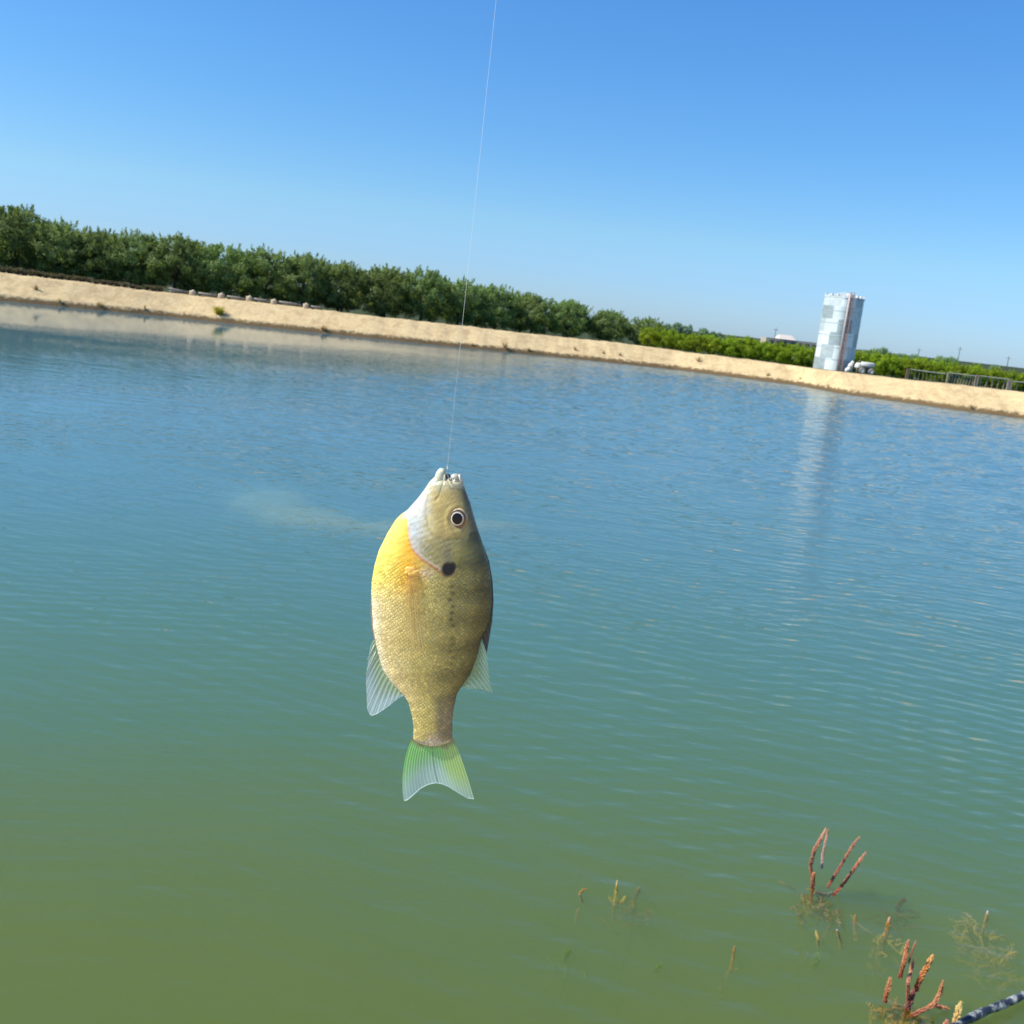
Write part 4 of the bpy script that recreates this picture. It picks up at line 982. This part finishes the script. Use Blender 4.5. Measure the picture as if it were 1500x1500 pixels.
# fins
fnm = NT('fin_membrane'); fcol_ = fnm.attr()
fnm.l(fcol_, fnm.p.inputs['Base Color']); fnm.p.inputs['Roughness'].default_value = .3; fnm.p.inputs['Coat Weight'].default_value = .3
tl = fnm.n('ShaderNodeBsdfTranslucent'); fnm.l(fcol_, tl.inputs[0]); tp = fnm.n('ShaderNodeBsdfTransparent')
m1 = fnm.n('ShaderNodeMixShader'); m1.inputs[0].default_value = .45; fnm.l(fnm.p.outputs[0], m1.inputs[1]); fnm.l(tl.outputs[0], m1.inputs[2])
m2 = fnm.n('ShaderNodeMixShader'); at_ = fnm.n('ShaderNodeAttribute', _attribute_name='opac')
fnm.l(at_.outputs['Fac'], m2.inputs[0]); fnm.l(tp.outputs[0], m2.inputs[1]); fnm.l(m1.outputs[0], m2.inputs[2]); fnm.l(m2.outputs[0], fnm.out.inputs[0])
def resample(poly, n):
    poly = np.array(poly, float); d = np.r_[0, np.cumsum(np.hypot(*np.diff(poly, axis=0).T))]
    t = np.linspace(0, d[-1], n); return np.stack([np.interp(t, d, poly[:, k]) for k in range(poly.shape[1])], -1)
def fin(name, base, edge, nray, colf, opf, bulge=(0, 0), thick=.5, dep=0.0, curl=0, nt=40, ridge=.5, depf=None):
    ns = nray*6+1; B = resample(base, ns); E = resample(edge, ns)
    s = np.linspace(0, 1, ns)[None, :]; t = np.linspace(0, 1, nt)[:, None]
    bx = bulge[0]*(1-s)+bulge[1]*s
    X_ = B[None, :, 0]*(1-t)+E[None, :, 0]*t + bx*4*t*(1-t); Y_ = B[None, :, 1]*(1-t)+E[None, :, 1]*t
    rayp = .5+.5*np.cos(s*nray*2*np.pi)            # 1 on a ray
    ray2 = .5+.5*np.cos(s*nray*4*np.pi)
    rp = rayp**2*(1-sm(.45, .75, t)) + np.maximum(rayp**2, ray2**2*.8)*sm(.45, .75, t)
    edgej = (1+.0*s)
    colr = colf(s+0*t, t+0*s, rp).reshape(-1, 3); op = opf(s+0*t, t+0*s, rp).ravel()
    dd = dep + curl*np.sin(s*np.pi*2.3+t*2)*t
    if depf is not None: dd = depf(X_, Y_)
    th_ = (thick*.5 + ridge*rp*(1-.7*t)*sm(.02, .18, t))
    Vf = to_local(X_, Y_, dd+th_).reshape(-1, 3); Vb = to_local(X_, Y_, dd-th_).reshape(-1, 3)
    ii = np.arange(nt*ns).reshape(nt, ns); q1 = np.stack([ii[:-1, :-1], ii[:-1, 1:], ii[1:, 1:], ii[1:, :-1]], -1).reshape(-1, 4)
    N = nt*ns; rim = []
    loop = list(ii[0, :]) + list(ii[1:, -1]) + list(ii[-1, -2::-1]) + list(ii[-2:0:-1, 0])
    for a, b in zip(loop, loop[1:]+loop[:1]): rim.append((a, a+N, b+N, b))
    Qa = np.concatenate([q1[:, ::-1], q1+N, np.array(rim)])
    me = mesh_np(name, np.concatenate([Vf, Vb]), Qa, np.clip(np.concatenate([colr, colr]), 0, 1))
    oa = me.attributes.new('opac', 'FLOAT', 'POINT'); oa.data.foreach_set('value', np.clip(np.concatenate([op, op]), 0, 1).astype(np.float32))
    return link(name, me, fish, fnm.m)
def L3(a, b, t): return np.array(a)[None, None]*(1-t[..., None])+np.array(b)[None, None]*t[..., None]
def ctail(s, t, rp):
    side = np.abs(s-.5)*2
    c = L3((.46, .88, .34), (.70, .90, .80), sm(.35, .95, t+.25*(1-side)))
    yel = L3((.66, .88, .36), (.68, .88, .70), sm(.5, 1., t)); k = sm(.55, .8, s); c = c*(1-k[..., None])+yel*k[..., None]
    c = c*(.84+.26*rp)[..., None]
    dk = np.exp(-((s-.5)/.012)**2)*(t > .2); c = c*(1-.35*dk)[..., None]
    bs = (1-sm(.03, .15, t+.02*np.sin(s*23)+.012*np.sin(s*61)))[..., None]; c = c*(1-bs)+np.array([.42, .46, .24])*bs
    ed = sm(.965, .99, t)[..., None]; return c*(1-ed)+np.array([.62, .80, .78])*ed
fin('tail_fin', [(604, 1080), (620, 1088), (640, 1090), (655, 1088), (663.5, 1081)],
    [(592, 1173), (597, 1171.5), (604, 1166), (616, 1155.5), (627, 1150), (638, 1147.5), (648, 1149), (657, 1152.5), (672, 1161.5), (685, 1169), (694, 1170.5)],
    21, ctail, lambda s, t, rp: .80+.2*rp-.20*t+.4*sm(.965, .99, t)+.4*(1-sm(.03, .2, t)), bulge=(-7, 2), curl=1.5)
def canal(s, t, rp):
    c = L3((.66, .80, .55), (.72, .88, .86), sm(.1, .7, t))*(.75+.4*rp)[..., None]; return c
op_a = lambda s, t, rp: .56+.28*rp+.15*(1-t)+.4*sm(.96, .99, t)
fin('anal_fin', [(548.5, 936), (553, 953), (558, 970), (563, 982), (575, 999), (591, 1016.5)],
    [(541, 960), (537.5, 980), (536, 1000), (537, 1020), (537.5, 1038), (540, 1045), (544, 1048.5), (553, 1045), (565, 1037), (578, 1027), (589, 1020)],
    13, canal, op_a, bulge=(-2, 0), curl=1.0)
for (a, b) in [((549, 944), (537.5, 968)), ((551, 954), (534.8, 990))]:
    m = MB(); p0, p1 = [Vector(to_local(np.array([q[0]]), np.array([q[1]]), np.array([0.5]))[0]) for q in (a, b)]
    m.tube([p0, p0.lerp(p1, .5), p1], [.0004, .0003, .0001], 8, (.36, .48, .38)); m.build('fin_spine', em.m, fish, True)
def cdors(s, t, rp):
    return L3((.50, .56, .25), (.68, .86, .60), sm(.0, .7, t))*(.7+.4*rp)[..., None]
fin('soft_dorsal_fin', [(704, 930), (701, 950), (695, 968), (688, 986), (676, 1005)], [(712.5, 955), (714.5, 975), (717, 996), (721.8, 1015.8), (712, 1012), (702, 1009.5), (690, 1009), (679, 1007.5)],
    11, cdors, lambda s, t, rp: .45+.4*rp-.15*t+.4*sm(.96, .99, t), curl=1.0)
def cspin(s, t, rp): return L3((.10, .10, .07), (.10, .12, .16), t)*(.6+.7*rp)[..., None]
fin('spiny_dorsal_fin', [(704, 795), (712, 818), (717, 851), (718, 878), (715, 905), (705, 932)], [(708.5, 799), (716.5, 822), (721.5, 851), (723, 880), (721, 910), (713, 957)],
    14, cspin, lambda s, t, rp: .9+.1*rp, nt=12, thick=1.0, ridge=.8)
def cpel(s, t, rp): return L3((.82, .66, .45), (.70, .55, .50), t)*(.7+.45*rp)[..., None]
for sd2 in (1, -1):
    fin('pelvic_fin', [(556, 846), (549, 852), (546, 858)], [(553, 940), (549, 936), (546.5, 925)], 5, cpel, lambda s, t, rp: .65+.3*rp, bulge=(3.5, -2.2), dep=4.5*sd2, nt=30)
    def pdep(X_, Y_, sd2=sd2):
        return sd2*(body_depth(X_.ravel(), Y_.ravel()).reshape(X_.shape)+1.6+.02*(Y_-830))
    fin('pectoral_fin', [(600, 833), (606, 836), (614, 834)], [(596, 900), (601, 925), (610, 944), (619, 948), (625, 935), (626, 905)], 11,
        lambda s, t, rp: L3((.92, .68, .28), (.85, .75, .45), t)*(.6+.6*rp)[..., None], lambda s, t, rp: (.14+.5*rp)*(1-.45*t), depf=pdep, thick=.3, ridge=.45)
    m = MB(); rr = random.Random(5)
    for (x, y, r0) in [(606, 829, 6.0), (602, 827, 4.0), (611, 832, 4.5), (606, 833, 4.5), (600, 832, 3.0)]:
        dd = float(body_depth(np.array([float(x)]), np.array([float(y)]))[0])
        c3 = Vector(to_local(np.array([float(x)]), np.array([float(y)]), np.array([sd2*(dd+.2)]))[0]); m.blob(c3, (r0*1.35*SFX, 2.4*SFX, r0*1.05*SFX), 12, 8, (.93, .50+rr.uniform(-.12, .12), .14))
    m.build('pectoral_base', em.m, fish, True)

# hook in the lip
hm = simple('hook_steel', (.45, .42, .38), .3, .9, var=.1)
hk = empty('fishing_hook', fp(655.5, 687, 3)); tag(hk, 'tiny steel hook stuck in the mouth of the fish', 'hook')
hq = [fp(x, y, d)-hk.location for (x, y, d) in [(655.5, 684, 3), (656, 690, 4), (657, 697, 7), (659, 702, 11), (663, 704, 13.5), (667, 702, 13.5), (668, 698, 12.5)]]
m = MB(); m.tube(hq, [.00022]*6+[.00005], 8); m.build('shank', hm, hk, True)
m = MB(); pe = [hq[0]+Vector((math.cos(t)*.0004, 0, .0004+math.sin(t)*.0004)) for t in np.linspace(-1.57, 4.71, 13)]; m.tube(pe, .00016, 6, cap=False); m.build('eye_ring', hm, hk, True)
# fishing line
lm = NT('monofilament'); lm.p.inputs['Base Color'].default_value = (.85, .90, .95, 1); lm.p.inputs['Roughness'].default_value = .2
lm.p.inputs['Specular IOR Level'].default_value = .8
ltp = lm.n('ShaderNodeBsdfTransparent'); lmx = lm.n('ShaderNodeMixShader'); lmx.inputs[0].default_value = .45
lm.l(lm.p.outputs[0], lmx.inputs[1]); lm.l(ltp.outputs[0], lmx.inputs[2]); lm.l(lmx.outputs[0], lm.out.inputs[0])
p0 = fp(654, 700, 3); p1 = fp(655.5, 686, 3); d_ = (fp(727, 0)-fp(655.5, 686)); d_.y = 0
pts = [p0, p1] + [p1 + d_*t for t in (.1, .3, .6, 1.0, 1.5, 2.5)]
m = MB(); m.tube([q-p1 for q in pts], .000075, 8)
m.blob(Vector((0, 0, .0005)), (.0005, .0005, .0007), 8, 6)
ln = m.build('fishing_line', lm.m, None, True); ln.location = p1
tag(ln, 'thin clear fishing line running up out of the photo from the fish mouth', 'fishing line')
